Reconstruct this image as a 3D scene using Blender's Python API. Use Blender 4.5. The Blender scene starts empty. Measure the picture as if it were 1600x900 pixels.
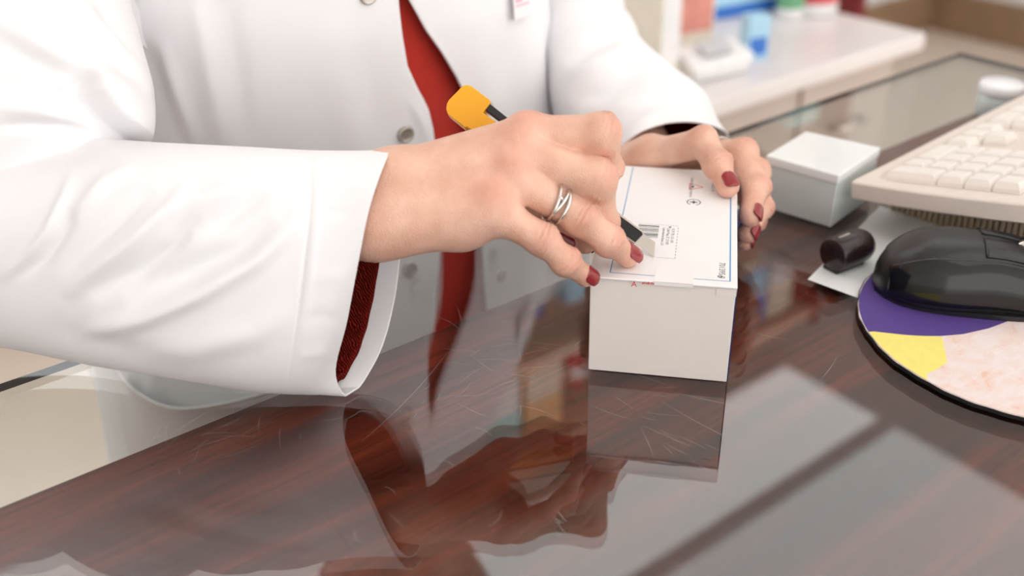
import bpy, math, random
import numpy as np
from math import sin, cos, tan, pi, radians, atan2, sqrt, exp
from mathutils import Vector, Matrix

S = bpy.context.scene
COL = S.collection
rng = np.random.default_rng(7)

# ------------------------------------------------------------------ camera
F = 1573.0                                   # focal length in pixels of the 1600x900 frame
TH, ROLL, AZ = radians(30), radians(1.3), radians(53.4)
CZ = 0.95                                    # height of the glass counter top
K = 0.32 / 0.35
CAM = np.array([0.0, 0.0, CZ + 0.32])
FW = np.array([cos(AZ) * cos(TH), sin(AZ) * cos(TH), -sin(TH)])
RT0 = np.array([sin(AZ), -cos(AZ), 0.0]); UP0 = np.cross(RT0, FW)
RT = cos(ROLL) * RT0 - sin(ROLL) * UP0
UP = sin(ROLL) * RT0 + cos(ROLL) * UP0
cd = bpy.data.cameras.new('camera'); cam = bpy.data.objects.new('camera', cd); COL.objects.link(cam)
cam.matrix_world = Matrix(((RT[0], UP[0], -FW[0], CAM[0]), (RT[1], UP[1], -FW[1], CAM[1]), (RT[2], UP[2], -FW[2], CAM[2]), (0, 0, 0, 1)))
cd.sensor_width = 36.0; cd.lens = F / 1600 * 36.0; cd.clip_start = 0.02
cd.dof.use_dof = True; cd.dof.focus_distance = 0.548; cd.dof.aperture_fstop = 4.2
S.camera = cam

# ------------------------------------------------------------------ light
S.view_settings.view_transform = 'Standard'; S.view_settings.look = 'None'
S.view_settings.gamma = 1.0; S.view_settings.use_curve_mapping = False
S.view_settings.exposure = -0.14
S.cycles.use_denoising = True
S.cycles.max_bounces = 10; S.cycles.transparent_max_bounces = 16; S.cycles.glossy_bounces = 5
S.cycles.sample_clamp_indirect = 6.0; S.cycles.caustics_reflective = False; S.cycles.caustics_refractive = False
W = bpy.data.worlds.new('daylight'); S.world = W; W.use_nodes = True
W.node_tree.nodes['Background'].inputs[0].default_value = (1.0, 0.975, 0.955, 1)
W.node_tree.nodes['Background'].inputs[1].default_value = 2.7
def area_light(name, loc, look, sx, sy, power, col=(1, 1, 1)):
    l = bpy.data.lights.new(name, 'AREA'); l.shape = 'RECTANGLE'; l.size = sx; l.size_y = sy; l.energy = power; l.color = col
    o = bpy.data.objects.new(name, l); COL.objects.link(o); o.location = loc
    o.rotation_euler = (Vector(look) - Vector(loc)).to_track_quat('-Z', 'Y').to_euler(); return o
# ceiling luminaire over the customer side (the luminous panels over the staff side are built with the ceiling)
area_light('ceiling_luminaire_light', (0.9, -0.5, 2.575), (0.9, -0.5, 0), 2.2, 1.2, 7, (1, .985, .965))

# ------------------------------------------------------------------ pixel -> place helpers (authoring only)
def ray(px, py): return (FW * F + RT * (px - 800) - UP * (py - 450)) / F
def at(px, py, d): return CAM + ray(px, py) * (d * K)
def atz(px, py, z):
    d = ray(px, py); return CAM + d * ((z - CAM[2]) / d[2])
def aty(px, py, y):
    d = ray(px, py); return CAM + d * ((y - CAM[1]) / d[1])
def proj(P):
    v = np.asarray(P, float) - CAM; dd = v @ FW
    return 800 + F * (v @ RT) / dd, 450 - F * (v @ UP) / dd
def depth(P): return (np.asarray(P, float) - CAM) @ FW
def nrm(v): v = np.asarray(v, float); return v / np.linalg.norm(v)

# ------------------------------------------------------------------ object helpers
def link(o, parent=None):
    COL.objects.link(o)
    if parent is not None: o.parent = parent
    return o
def tag(o, label=None, cat=None, group=None, kind=None):
    if label: o['label'] = label
    if cat: o['category'] = cat
    if group: o['group'] = group
    if kind: o['kind'] = kind
    return o
def empty(name, loc=(0, 0, 0), label=None, cat=None, group=None, rz=0.0):
    o = bpy.data.objects.new(name, None); COL.objects.link(o); o.location = loc; o.rotation_euler = (0, 0, rz); o.empty_display_size = 0.02
    return tag(o, label, cat, group)
def mesh(name, V, Fc, mat, parent=None, smooth=True, mats=None, mi=None):
    me = bpy.data.meshes.new(name)
    V = np.asarray(V, float)
    if parent is not None and parent.type == 'EMPTY':
        M = np.array(parent.matrix_basis.inverted()); V = V @ M[:3, :3].T + M[:3, 3]
    me.from_pydata(V.tolist(), [], [list(map(int, f)) for f in Fc]); me.validate()
    for m in (mats or [mat]): me.materials.append(m)
    me.polygons.foreach_set('use_smooth', np.full(len(me.polygons), smooth))
    if mi is not None and len(mi) == len(me.polygons): me.polygons.foreach_set('material_index', np.asarray(mi, int))
    me.update()
    return link(bpy.data.objects.new(name, me), parent)
def attr(o, name, vals):
    a = o.data.attributes.new(name, 'FLOAT', 'POINT'); a.data.foreach_set('value', np.asarray(vals, np.float32))
class MB:
    """collects faces in world space, builds one mesh object"""
    def __init__(s): s.V = []; s.F = []; s.M = []
    def add(s, V, Fc, mi=0):
        n = len(s.V); s.V += [tuple(map(float, v)) for v in V]; s.F += [tuple(i + n for i in f) for f in Fc]; s.M += [mi] * len(Fc)
    def hexa(s, c, mi=0):   # 8 corners: bottom 4 ccw, top 4 ccw
        s.add(c, [(3, 2, 1, 0), (4, 5, 6, 7), (0, 1, 5, 4), (1, 2, 6, 5), (2, 3, 7, 6), (3, 0, 4, 7)], mi)
    def box(s, o, u, v, w, mi=0):   # origin and three edge vectors
        o, u, v, w = map(lambda q: np.asarray(q, float), (o, u, v, w))
        s.hexa([o, o + u, o + u + v, o + v, o + w, o + u + w, o + u + v + w, o + v + w], mi)
    def abox(s, x0, x1, y0, y1, z0, z1, mi=0): s.box((x0, y0, z0), (x1 - x0, 0, 0), (0, y1 - y0, 0), (0, 0, z1 - z0), mi)
    def quad(s, a, b, c, d, mi=0): s.add([a, b, c, d], [(0, 1, 2, 3)], mi)
    def lathe(s, c, prof, n=32, axis=(0, 0, 1), mi=0, cap=True):
        ax = nrm(axis); t = nrm(np.cross(ax, (0.3, 1, 0.2) if abs(ax[1]) < .9 else (1, 0, 0))); b = np.cross(ax, t); c = np.asarray(c, float)
        V = [c + ax * z + (t * cos(2 * pi * k / n) + b * sin(2 * pi * k / n)) * r for r, z in prof for k in range(n)]
        Fc = [(j * n + k, j * n + (k + 1) % n, (j + 1) * n + (k + 1) % n, (j + 1) * n + k) for j in range(len(prof) - 1) for k in range(n)]
        if cap: Fc += [tuple(range(n - 1, -1, -1)), tuple((len(prof) - 1) * n + k for k in range(n))]
        s.add(V, Fc, mi)
    def tube(s, pts, r, n=10, mi=0):
        pts = [np.asarray(p, float) for p in pts]; m = len(pts); rr = r if hasattr(r, '__len__') else [r] * m
        V = []; ref = None
        for i, p in enumerate(pts):
            a = nrm(pts[min(i + 1, m - 1)] - pts[max(i - 1, 0)])
            if ref is None: ref = np.cross(a, (0.1, 0.2, 1.0)); 
            t = nrm(ref - a * (ref @ a)); ref = t; b = np.cross(a, t)
            V += [p + (t * cos(2 * pi * k / n) + b * sin(2 * pi * k / n)) * rr[i] for k in range(n)]
        Fc = [(j * n + k, j * n + (k + 1) % n, (j + 1) * n + (k + 1) % n, (j + 1) * n + k) for j in range(m - 1) for k in range(n)]
        Fc += [tuple(range(n - 1, -1, -1)), tuple((m - 1) * n + k for k in range(n))]
        s.add(V, Fc, mi)
    def build(s, name, mat, parent=None, smooth=False, mats=None): return mesh(name, s.V, s.F, mat, parent, smooth, mats, s.M)
def bevel(o, w=0.001, seg=2, ang=40):
    m = o.modifiers.new('bevel', 'BEVEL'); m.width = w; m.segments = seg; m.limit_method = 'ANGLE'; m.angle_limit = radians(ang); m.harden_normals = False
    for p in o.data.polygons: p.use_smooth = True
    w_ = o.modifiers.new('wn', 'WEIGHTED_NORMAL'); w_.keep_sharp = False
    return o
def text_mesh(txt, size):
    c = bpy.data.curves.new('t', 'FONT'); c.body = txt; c.size = size; c.resolution_u = 2
    o = bpy.data.objects.new('t', c); COL.objects.link(o)
    dg = bpy.context.evaluated_depsgraph_get(); dg.update()
    me = bpy.data.meshes.new_from_object(o.evaluated_get(dg))
    V = np.array([v.co[:] for v in me.vertices]).reshape(-1, 3); Fc = [tuple(p.vertices) for p in me.polygons]
    bpy.data.objects.remove(o); bpy.data.curves.remove(c); bpy.data.meshes.remove(me)
    return V, Fc
def add_text(mb, txt, size, o, x, y, lift=0.0, mi=0, center=False):
    V, Fc = text_mesh(txt, size)
    if len(V) == 0: return
    if center: V[:, 0] -= (V[:, 0].min() + V[:, 0].max()) / 2
    x, y = nrm(x), nrm(y); n = np.cross(x, y)
    mb.add(np.asarray(o) + V[:, :1] * x + V[:, 1:2] * y + n * lift, Fc, mi)

# ------------------------------------------------------------------ materials
def mat(name, col=(.8, .8, .8), rough=.5, metal=0.0, spec=.5, **kw):
    m = bpy.data.materials.new(name); m.use_nodes = True
    b = m.node_tree.nodes['Principled BSDF']
    b.inputs['Base Color'].default_value = (*col, 1); b.inputs['Roughness'].default_value = rough; b.inputs['Metallic'].default_value = metal
    b.inputs['Specular IOR Level'].default_value = spec
    for k, v in kw.items(): b.inputs[k].default_value = v
    return m
def N(m, typ, **kw):
    n = m.node_tree.nodes.new(typ)
    for k, v in kw.items():
        if k in n.inputs.keys(): n.inputs[k].default_value = v
        else: setattr(n, k, v)
    return n
def L(m, a, b): m.node_tree.links.new(a, b)
def bsdf(m): return m.node_tree.nodes['Principled BSDF']
def coords(m, scale=(1, 1, 1), rot=(0, 0, 0), kind='Object'):
    t = N(m, 'ShaderNodeTexCoord'); p = N(m, 'ShaderNodeMapping'); L(m, t.outputs[kind], p.inputs[0])
    p.inputs['Scale'].default_value = scale; p.inputs['Rotation'].default_value = rot; return p.outputs[0]
def noise(m, co, scale, detail=3.0, rough=.5, dist=0.0):
    n = N(m, 'ShaderNodeTexNoise'); L(m, co, n.inputs['Vector']); n.inputs['Scale'].default_value = scale; n.inputs['Detail'].default_value = detail
    n.inputs['Roughness'].default_value = rough; n.inputs['Distortion'].default_value = dist; return n.outputs['Fac']
def ramp(m, fac, stops):
    r = N(m, 'ShaderNodeValToRGB'); L(m, fac, r.inputs[0]); e = r.color_ramp.elements
    while len(e) < len(stops): e.new(.5)
    for i, (p, c) in enumerate(stops): e[i].position = p; e[i].color = (*c, 1) if len(c) == 3 else c
    return r.outputs[0]
def bump(m, h, strength=.3, dist=.001):
    b = N(m, 'ShaderNodeBump'); L(m, h, b.inputs['Height']); b.inputs['Strength'].default_value = strength; b.inputs['Distance'].default_value = dist
    L(m, b.outputs[0], bsdf(m).inputs['Normal']); return b
def mixc(m, fac, a, b):
    x = N(m, 'ShaderNodeMix', data_type='RGBA')
    if isinstance(fac, float): x.inputs[0].default_value = fac
    else: L(m, fac, x.inputs[0])
    for i, c in ((6, a), (7, b)):
        if isinstance(c, tuple): x.inputs[i].default_value = (*c, 1)
        else: L(m, c, x.inputs[i])
    return x.outputs[2]
def fleck(name, col, amt=.04, scale=60, rough=.5, spec=.5, bmp=0.0, **kw):
    """a plain colour with slight procedural unevenness"""
    m = mat(name, col, rough, spec=spec, **kw); co = coords(m); f = noise(m, co, scale, 4)
    L(m, ramp(m, f, [(.3, tuple(c * (1 - amt) for c in col)), (.7, tuple(min(1, c * (1 + amt)) for c in col))]), bsdf(m).inputs['Base Color'])
    if bmp: bump(m, f, bmp, .0006)
    return m

M = {}
# skin: warm, with redness where the mesh says the skin itself is redder (knuckles, finger ends)
m = M['skin'] = mat('skin', (.8, .5, .4), .42, spec=.38)
a = N(m, 'ShaderNodeAttribute'); a.attribute_name = 'redness'
co = coords(m); f = noise(m, co, 70, 4)
c1 = ramp(m, f, [(.25, (.69, .38, .27)), (.75, (.85, .555, .43))])
c2 = mixc(m, a.outputs['Fac'], c1, (.70, .26, .20)); L(m, c2, bsdf(m).inputs['Base Color'])
bsdf(m).inputs['Subsurface Weight'].default_value = .16; bsdf(m).inputs['Subsurface Radius'].default_value = (.006, .0025, .0015); bsdf(m).inputs['Subsurface Scale'].default_value = .6
v = N(m, 'ShaderNodeTexVoronoi', feature='DISTANCE_TO_EDGE'); L(m, co, v.inputs['Vector']); v.inputs['Scale'].default_value = 750
n2 = noise(m, coords(m, (1, 1, 1)), 300, 6, .7)
ad = N(m, 'ShaderNodeMath', operation='ADD'); L(m, v.outputs['Distance'], ad.inputs[0]); L(m, n2, ad.inputs[1]); bump(m, ad.outputs[0], .5, .0007)
M['nail'] = mat('red_nail_polish', (.27, .004, .010), .12, spec=.6, **{'Coat Weight': .6, 'Coat Roughness': .05})
# coat cloth: white twill
m = M['coat'] = mat('white_coat_cloth', (.87, .862, .875), .85, spec=.15, **{'Sheen Weight': .15})
wv = N(m, 'ShaderNodeTexWave'); L(m, coords(m, (1, 1, 1), (.4, .3, .6)), wv.inputs['Vector']); wv.inputs['Scale'].default_value = 420; wv.inputs['Distortion'].default_value = .6
bump(m, wv.outputs['Fac'], .10, .0005)
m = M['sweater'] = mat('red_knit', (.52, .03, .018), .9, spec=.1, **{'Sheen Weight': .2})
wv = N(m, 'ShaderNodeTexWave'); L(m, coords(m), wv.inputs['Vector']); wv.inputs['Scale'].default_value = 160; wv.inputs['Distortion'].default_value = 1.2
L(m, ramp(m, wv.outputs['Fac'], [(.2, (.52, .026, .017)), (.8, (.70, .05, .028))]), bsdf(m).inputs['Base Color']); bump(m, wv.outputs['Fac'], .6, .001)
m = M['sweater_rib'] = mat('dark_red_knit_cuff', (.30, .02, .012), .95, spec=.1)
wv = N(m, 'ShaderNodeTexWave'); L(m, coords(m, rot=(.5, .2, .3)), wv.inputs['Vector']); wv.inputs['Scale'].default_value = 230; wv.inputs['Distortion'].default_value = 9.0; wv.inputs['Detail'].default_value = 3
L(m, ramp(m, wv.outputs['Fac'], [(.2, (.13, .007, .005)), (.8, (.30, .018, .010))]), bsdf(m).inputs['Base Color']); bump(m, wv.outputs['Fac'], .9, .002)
M['button'] = mat('brushed_snap_metal', (.52, .48, .43), .42, .75)
M['silver'] = mat('silver', (.78, .74, .70), .18, 1.0)
M['hair'] = mat('dark_brown_hair', (.035, .018, .012), .45)
M['eye'] = mat('eye_white', (.85, .83, .8), .2); M['iris'] = mat('brown_iris', (.06, .025, .012), .15); M['lip'] = mat('lips', (.55, .16, .14), .4)
M['trouser'] = fleck('dark_trousers', (.03, .03, .04), .2, 80, .9); M['shoe'] = mat('white_clog', (.8, .8, .8), .5)
# mahogany
m = M['wood'] = mat('mahogany', (.16, .04, .025), .5, spec=.1)
co = coords(m, (1.6, 26, 8)); f1 = noise(m, co, 1.0, 6, .6, .6)
c1 = ramp(m, f1, [(.32, (.022, .006, .005)), (.46, (.085, .016, .009)), (.60, (.20, .034, .015)), (.76, (.34, .066, .028))])
f2 = noise(m, coords(m, (14, 420, 60)), 1.0, 4, .7)
c2 = mixc(m, ramp(m, f2, [(.42, (0, 0, 0)), (.62, (1, 1, 1))]), c1, (.03, .008, .005))
mx = N(m, 'ShaderNodeMix', data_type='RGBA'); mx.inputs[0].default_value = .55; L(m, c1, mx.inputs[6]); L(m, c2, mx.inputs[7]); L(m, mx.outputs[2], bsdf(m).inputs['Base Color'])
# clear sheet glass: straight-through with Fresnel reflection at both faces
m = M['glass'] = bpy.data.materials.new('counter_glass'); m.use_nodes = True; nt = m.node_tree; nt.nodes.remove(bsdf(m))
out = nt.nodes['Material Output']; g = N(m, 'ShaderNodeNewGeometry')
ior = N(m, 'ShaderNodeMapRange'); L(m, g.outputs['Backfacing'], ior.inputs[0]); ior.inputs[3].default_value = 1.8; ior.inputs[4].default_value = 1 / 1.8
fr = N(m, 'ShaderNodeFresnel'); L(m, ior.outputs[0], fr.inputs['IOR'])
tr = N(m, 'ShaderNodeBsdfTransparent'); tr.inputs[0].default_value = (.955, .975, .965, 1); gl = N(m, 'ShaderNodeBsdfGlossy'); gl.inputs['Roughness'].default_value = 0.006
ms = N(m, 'ShaderNodeMixShader'); L(m, fr.outputs[0], ms.inputs[0]); L(m, tr.outputs[0], ms.inputs[1]); L(m, gl.outputs[0], ms.inputs[2]); L(m, ms.outputs[0], out.inputs[0])
M['glass_edge'] = mat('dark_green_glass_edge', (.035, .036, .032), .4, spec=.15)
M['scratch'] = mat('pale_scratch', (.75, .72, .70), .6)
# packaging and print
M['card'] = fleck('white_carton_board', (.87, .82, .775), .015, 40, .45); M['card_top'] = fleck('white_printed_board', (.90, .895, .89), .01, 60, .32)
M['navy'] = mat('navy_print', (.015, .03, .12), .4); M['blue_line'] = mat('blue_print', (.05, .28, .62), .5); M['ink'] = mat('grey_black_ink', (.05, .05, .06), .6)
M['red_ink'] = mat('red_ink', (.75, .06, .08), .5); M['tape'] = mat('clear_tape_sheen', (.93, .92, .91), .12)
M['yellow_plastic'] = mat('yellow_plastic', (.90, .42, .012), .32); M['black_plastic'] = fleck('black_plastic', (.012, .012, .013), .3, 90, .34)
M['blade'] = mat('blade_steel', (.56, .52, .48), .25, 1.0); M['grip_black'] = mat('glossy_black_grip', (.006, .006, .006), .16)
DEV = False
# ================================================================== setting
M['floor'] = fleck('cream_tile_floor', (.83, .715, .61), .04, 6, .4)
M['wall'] = fleck('white_painted_wall', (.82, .81, .80), .02, 3, .8); M['ceil'] = mat('white_ceiling', (.9, .9, .9), .9)
M['brown'] = fleck('brown_skirting', (.30, .19, .11), .12, 12, .6)
M['lamp'] = bpy.data.materials.new('luminous_panel'); M['lamp'].use_nodes = True
_n = M['lamp'].node_tree; _n.nodes.remove(_n.nodes['Principled BSDF']); _e = _n.nodes.new('ShaderNodeEmission'); _e.inputs[0].default_value = (1, .985, .96, 1); _e.inputs[1].default_value = 3.0
_n.links.new(_e.outputs[0], _n.nodes['Material Output'].inputs[0])
M['daylight'] = bpy.data.materials.new('bright_daylight_pane'); M['daylight'].use_nodes = True
_n = M['daylight'].node_tree; _n.nodes.remove(_n.nodes['Principled BSDF']); _e = _n.nodes.new('ShaderNodeEmission'); _e.inputs[0].default_value = (.95, .98, 1, 1); _e.inputs[1].default_value = 3.0
_n.links.new(_e.outputs[0], _n.nodes['Material Output'].inputs[0])
X0, X1, Y0, Y1, ZC = -2.6, 4.15, -2.6, 2.45, 2.6
def struct(name, mb, m, parent=None, smooth=False):
    o = mb.build(name, m, parent, smooth)
    if parent is None: o['kind'] = 'structure'
    return o
b = MB(); b.abox(X0, X1, Y0, Y1, -.1, 0); struct('floor', b, M['floor'])
b = MB(); b.abox(X0, X1, Y0, Y1, ZC, ZC + .1); struct('ceiling', b, M['ceil'])
b = MB(); b.abox(X0 - .1, X1 + .1, Y1, Y1 + .1, 0, ZC); struct('wall_back', b, M['wall'])
b = MB(); b.abox(X1, X1 + .1, Y0, Y1, 0, ZC); struct('wall_right', b, M['wall'])
b = MB(); b.abox(X0 - .1, X0, Y0, Y1, 0, ZC); struct('wall_left', b, M['wall'])
b = MB(); b.abox(X1 - .02, X1, Y0, Y1, 0, .17); struct('baseboard_right', b, M['brown'])
b = MB(); b.abox(X0, X1 - .02, Y1 - .02, Y1, 0, .17); struct('baseboard_back', b, M['brown'])
# staff-side window, bright daylight outside
w = empty('window_1', (-.1, Y1, 1.0)); w['kind'] = 'structure'
b = MB(); b.abox(-1.1, .42, Y1 - .012, Y1 - .006, 1.05, 2.45); b.build('pane', M['daylight'], w)
for nm, (x0, x1, z0, z1) in (('frame_side', (-1.17, -1.1, 1.05, 2.45)), ('frame_side', (.42, .49, 1.05, 2.45)), ('frame_head', (-1.17, .49, 2.45, 2.52)), ('window_sill', (-1.2, .52, .99, 1.05)), ('mullion', (-.37, -.32, 1.05, 2.45))):
    b = MB(); b.abox(x0, x1, Y1 - .05, Y1 - .001, z0, z1); b.build(nm, M['ceil'], w)
# luminous ceiling panels
def panel_mat(name, st, col=(1, .985, .96)):
    m_ = bpy.data.materials.new(name); m_.use_nodes = True; n_ = m_.node_tree; n_.nodes.remove(n_.nodes['Principled BSDF']); e_ = n_.nodes.new('ShaderNodeEmission'); e_.inputs[0].default_value = (*col, 1); e_.inputs[1].default_value = st
    n_.links.new(e_.outputs[0], n_.nodes['Material Output'].inputs[0]); return m_
for (x0, x1, y0, y1), st, lab in (((-.2, 2.0, -1.1, .1), 1.2, 'wide square ceiling light over the customer side of the counter'), ((-.9, .84, 1.35, 2.38), 2.7, 'brightest ceiling light over the staff side by the window'), ((.95, 2.42, 1.34, 1.71), 2.4, 'narrow ceiling light just in front of the shelving'), ((.95, 2.42, .50, 1.28), 1.9, 'wide ceiling light above the back desk')):
    t = empty('ceiling_light', ((x0 + x1) / 2, (y0 + y1) / 2, ZC), lab, 'ceiling light')
    b = MB(); b.abox(x0, x1, y0, y1, ZC - .012, ZC - .004); b.build('diffuser', panel_mat('luminous_diffuser', st), t)
    b = MB()
    for a0, a1, c0, c1 in ((x0 - .03, x0, y0 - .03, y1 + .03), (x1, x1 + .03, y0 - .03, y1 + .03), (x0, x1, y0 - .03, y0), (x0, x1, y1, y1 + .03)): b.abox(a0, a1, c0, c1, ZC - .02, ZC - .002)
    b.build('frame', M['ceil'], t)

# ================================================================== counter
GY, WY, GX = .540, .441, .988
ct = empty('shop_counter', (.2, .1, 0), 'reddish mahogany shop counter under a sheet of glass', 'counter')
b = MB(); b.abox(-.95, .97, -.22, WY, CZ - .0305, CZ - .0055); bevel(b.build('wood_top', M['wood'], ct), .0012)
b = MB(); b.abox(-.90, .93, -.16, -.135, 0, CZ - .0305); b.build('front_panel', M['wood'], ct)
b = MB(); b.abox(.90, .93, -.13, WY - .02, 0, CZ - .0305); b.build('side_panel', M['wood'], ct)
b = MB(); b.abox(-.93, -.90, -.13, WY - .02, 0, CZ - .0305); b.build('side_panel', M['wood'], ct)
b = MB(); b.abox(-.90, .90, WY - .06, WY - .04, 0, CZ - .0305); b.build('back_panel', M['wood'], ct)
gt = empty('glass_top', (.2, .2, CZ - .0055), 'large clear scratched glass sheet covering the mahogany counter', 'glass sheet')
TG = .0050
b = MB(); b.abox(-.95, GX, -.22, GY, CZ - TG, CZ); gs = b.build('glass_sheet', M['glass'], gt, mats=[M['glass'], M['glass_edge']])
for p in gs.data.polygons:
    if abs(p.normal.z) < .5: p.material_index = 1
b = MB()
r_ = random.Random(5)
def scratch(px, py, ln, ang, cur=0.0, w=.00011):
    p0 = atz(px, py, CZ)[:2]; n = 8; pts = []
    for k in range(n + 1):
        t = k / n * ln; a = ang + cur * k / n
        pts.append(p0 + np.array([cos(a), sin(a)]) * t)
    V = []
    for k, p in enumerate(pts):
        q = pts[min(k + 1, n)] - pts[max(k - 1, 0)]; nn = np.array([-q[1], q[0]]) / (np.linalg.norm(q) + 1e-9) * w * .7 * (sin(pi * (k + .3) / (n + .6)))
        V += [(p[0] + nn[0], p[1] + nn[1], CZ + .00006), (p[0] - nn[0], p[1] - nn[1], CZ + .00006)]
    b.add(V, [(2 * k, 2 * k + 1, 2 * k + 3, 2 * k + 2) for k in range(n)])
for _ in range(34): scratch(r_.gauss(740, 60), r_.gauss(560, 60), r_.uniform(.004, .03), r_.uniform(-1.2, 2.2), r_.uniform(-.5, .5), .00005)
for _ in range(22): scratch(r_.gauss(1030, 50), r_.gauss(680, 40), r_.uniform(.008, .03), r_.uniform(-2.0, -.6), r_.uniform(-.3, .3), .00006)
for _ in range(26): scratch(r_.gauss(330, 90), r_.gauss(690, 30), r_.uniform(.006, .028), r_.uniform(-.6, 1.6), r_.uniform(-.3, .3), .00005)
for _ in range(24): scratch(r_.uniform(500, 1500), r_.uniform(560, 880), r_.uniform(.004, .02), r_.uniform(-3, 3), r_.uniform(-1.5, 1.5), .00005)
for px, py, ln, an in ((565, 690, .09, .35), (1030, 625, .07, -1.55), (1045, 610, .05, -1.15), (1180, 520, .02, -1.2), (1280, 595, .03, .2)): scratch(px, py, ln, an, .12, .00008)
sc = b.build('scratches', M['scratch'], gt); sc['kind'] = 'stuff'
# ================================================================== implicit-surface tools (for the body and the hands)
def smin(a, b, k):
    h = np.maximum(k - np.abs(a - b), 0) / k
    return np.minimum(a, b) - h * h * k * .25
def cone(P, a, b, ra, rb):
    ab = b - a; t = np.clip(((P - a) @ ab) / (ab @ ab + 1e-12), 0, 1)
    d = P - a - t[:, None] * ab
    return np.sqrt(np.einsum('ij,ij->i', d, d)) - (ra + (rb - ra) * t)
def surface(f, lo, hi, h, proj_steps=2):
    """naive surface nets of f<0 inside, then Newton projection; returns vertices and quads"""
    lo = np.asarray(lo, float); n = np.ceil((np.asarray(hi, float) - lo) / h).astype(int) + 1
    # coarse pass to skip far cells
    c = 4; nc = np.ceil(n / c).astype(int) + 1
    g = np.stack(np.meshgrid(*[np.arange(k) * c for k in nc], indexing='ij'), -1).reshape(-1, 3)
    fc = f(lo + g * h).reshape(nc)
    near = np.abs(fc) < h * c * 2.2
    Fv = np.repeat(np.repeat(np.repeat(fc, c, 0), c, 1), c, 2)[:n[0], :n[1], :n[2]].astype(np.float64)
    mask = np.repeat(np.repeat(np.repeat(near, c, 0), c, 1), c, 2)[:n[0], :n[1], :n[2]]
    # a coarse sample stands for the block after it: widen by one block
    m2 = mask.copy()
    for ax in range(3):
        m2 |= np.roll(m2, c, ax) | np.roll(m2, -c, ax)
    idx = np.argwhere(m2)
    Fv[m2] = f(lo + idx * h)
    s = Fv < 0
    cs = [s[i:n[0] - 1 + i, j:n[1] - 1 + j, k:n[2] - 1 + k] for i in (0, 1) for j in (0, 1) for k in (0, 1)]
    cnt = sum(x.astype(np.int8) for x in cs); act = (cnt > 0) & (cnt < 8)
    cell = np.argwhere(act); vid = np.full(act.shape, -1, np.int64); vid[act] = np.arange(len(cell))
    acc = np.zeros((len(cell), 3)); num = np.zeros(len(cell))
    cor = [(i, j, k) for i in (0, 1) for j in (0, 1) for k in (0, 1)]
    for A in range(8):
        for B in range(A + 1, 8):
            dlt = np.array(cor[B]) - np.array(cor[A])
            if abs(dlt).sum() != 1: continue
            fa = Fv[tuple((cell + cor[A]).T)]; fb = Fv[tuple((cell + cor[B]).T)]
            x = (fa < 0) != (fb < 0); t = np.where(x, fa / (fa - fb + 1e-30), 0)
            acc += np.where(x[:, None], np.array(cor[A]) + t[:, None] * dlt, 0); num += x
    V = lo + (cell + acc / num[:, None]) * h
    Q = []
    for ax in range(3):
        o1, o2 = [(1, 2), (2, 0), (0, 1)][ax]
        sl0 = [slice(None)] * 3; sl1 = [slice(None)] * 3; sl0[ax] = slice(0, -1); sl1[ax] = slice(1, None)
        a_, b_ = s[tuple(sl0)], s[tuple(sl1)]
        for sgn in (0, 1):
            e = np.argwhere(a_ & ~b_ if sgn == 0 else ~a_ & b_)
            e = e[(e[:, o1] > 0) & (e[:, o2] > 0)]
            if len(e) == 0: continue
            def at_(d1, d2):
                q = e.copy(); q[:, o1] -= d1; q[:, o2] -= d2
                ok = (q >= 0).all(1) & (q < np.array(vid.shape)).all(1); r = np.full(len(q), -1); r[ok] = vid[tuple(q[ok].T)]; return r
            quad = np.stack([at_(1, 1), at_(0, 1), at_(0, 0), at_(1, 0)], 1)
            quad = quad[(quad >= 0).all(1)]
            Q.append(quad if sgn == 0 else quad[:, ::-1])
    Q = np.concatenate(Q)
    for _ in range(proj_steps):
        e = h * .3; f0 = f(V); G = np.stack([f(V + np.eye(3)[k] * e) - f(V - np.eye(3)[k] * e) for k in range(3)], 1) / (2 * e)
        V = V - np.clip(f0, -h, h)[:, None] * G / (np.einsum('ij,ij->i', G, G)[:, None] + 1e-9)
        # tangential relaxation
        A = np.zeros_like(V); c_ = np.zeros(len(V))
        for k in range(4):
            i, j = Q[:, k], Q[:, (k + 1) % 4]
            np.add.at(A, i, V[j]); np.add.at(A, j, V[i]); np.add.at(c_, i, 1); np.add.at(c_, j, 1)
        D = A / c_[:, None] - V; Nn = G / (np.linalg.norm(G, axis=1)[:, None] + 1e-9)
        V = V + .5 * (D - (D * Nn).sum(1)[:, None] * Nn)
    return V, Q
mm = .001
BH = .066 * K                                # carton height
BTOP = CZ + BH

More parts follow.
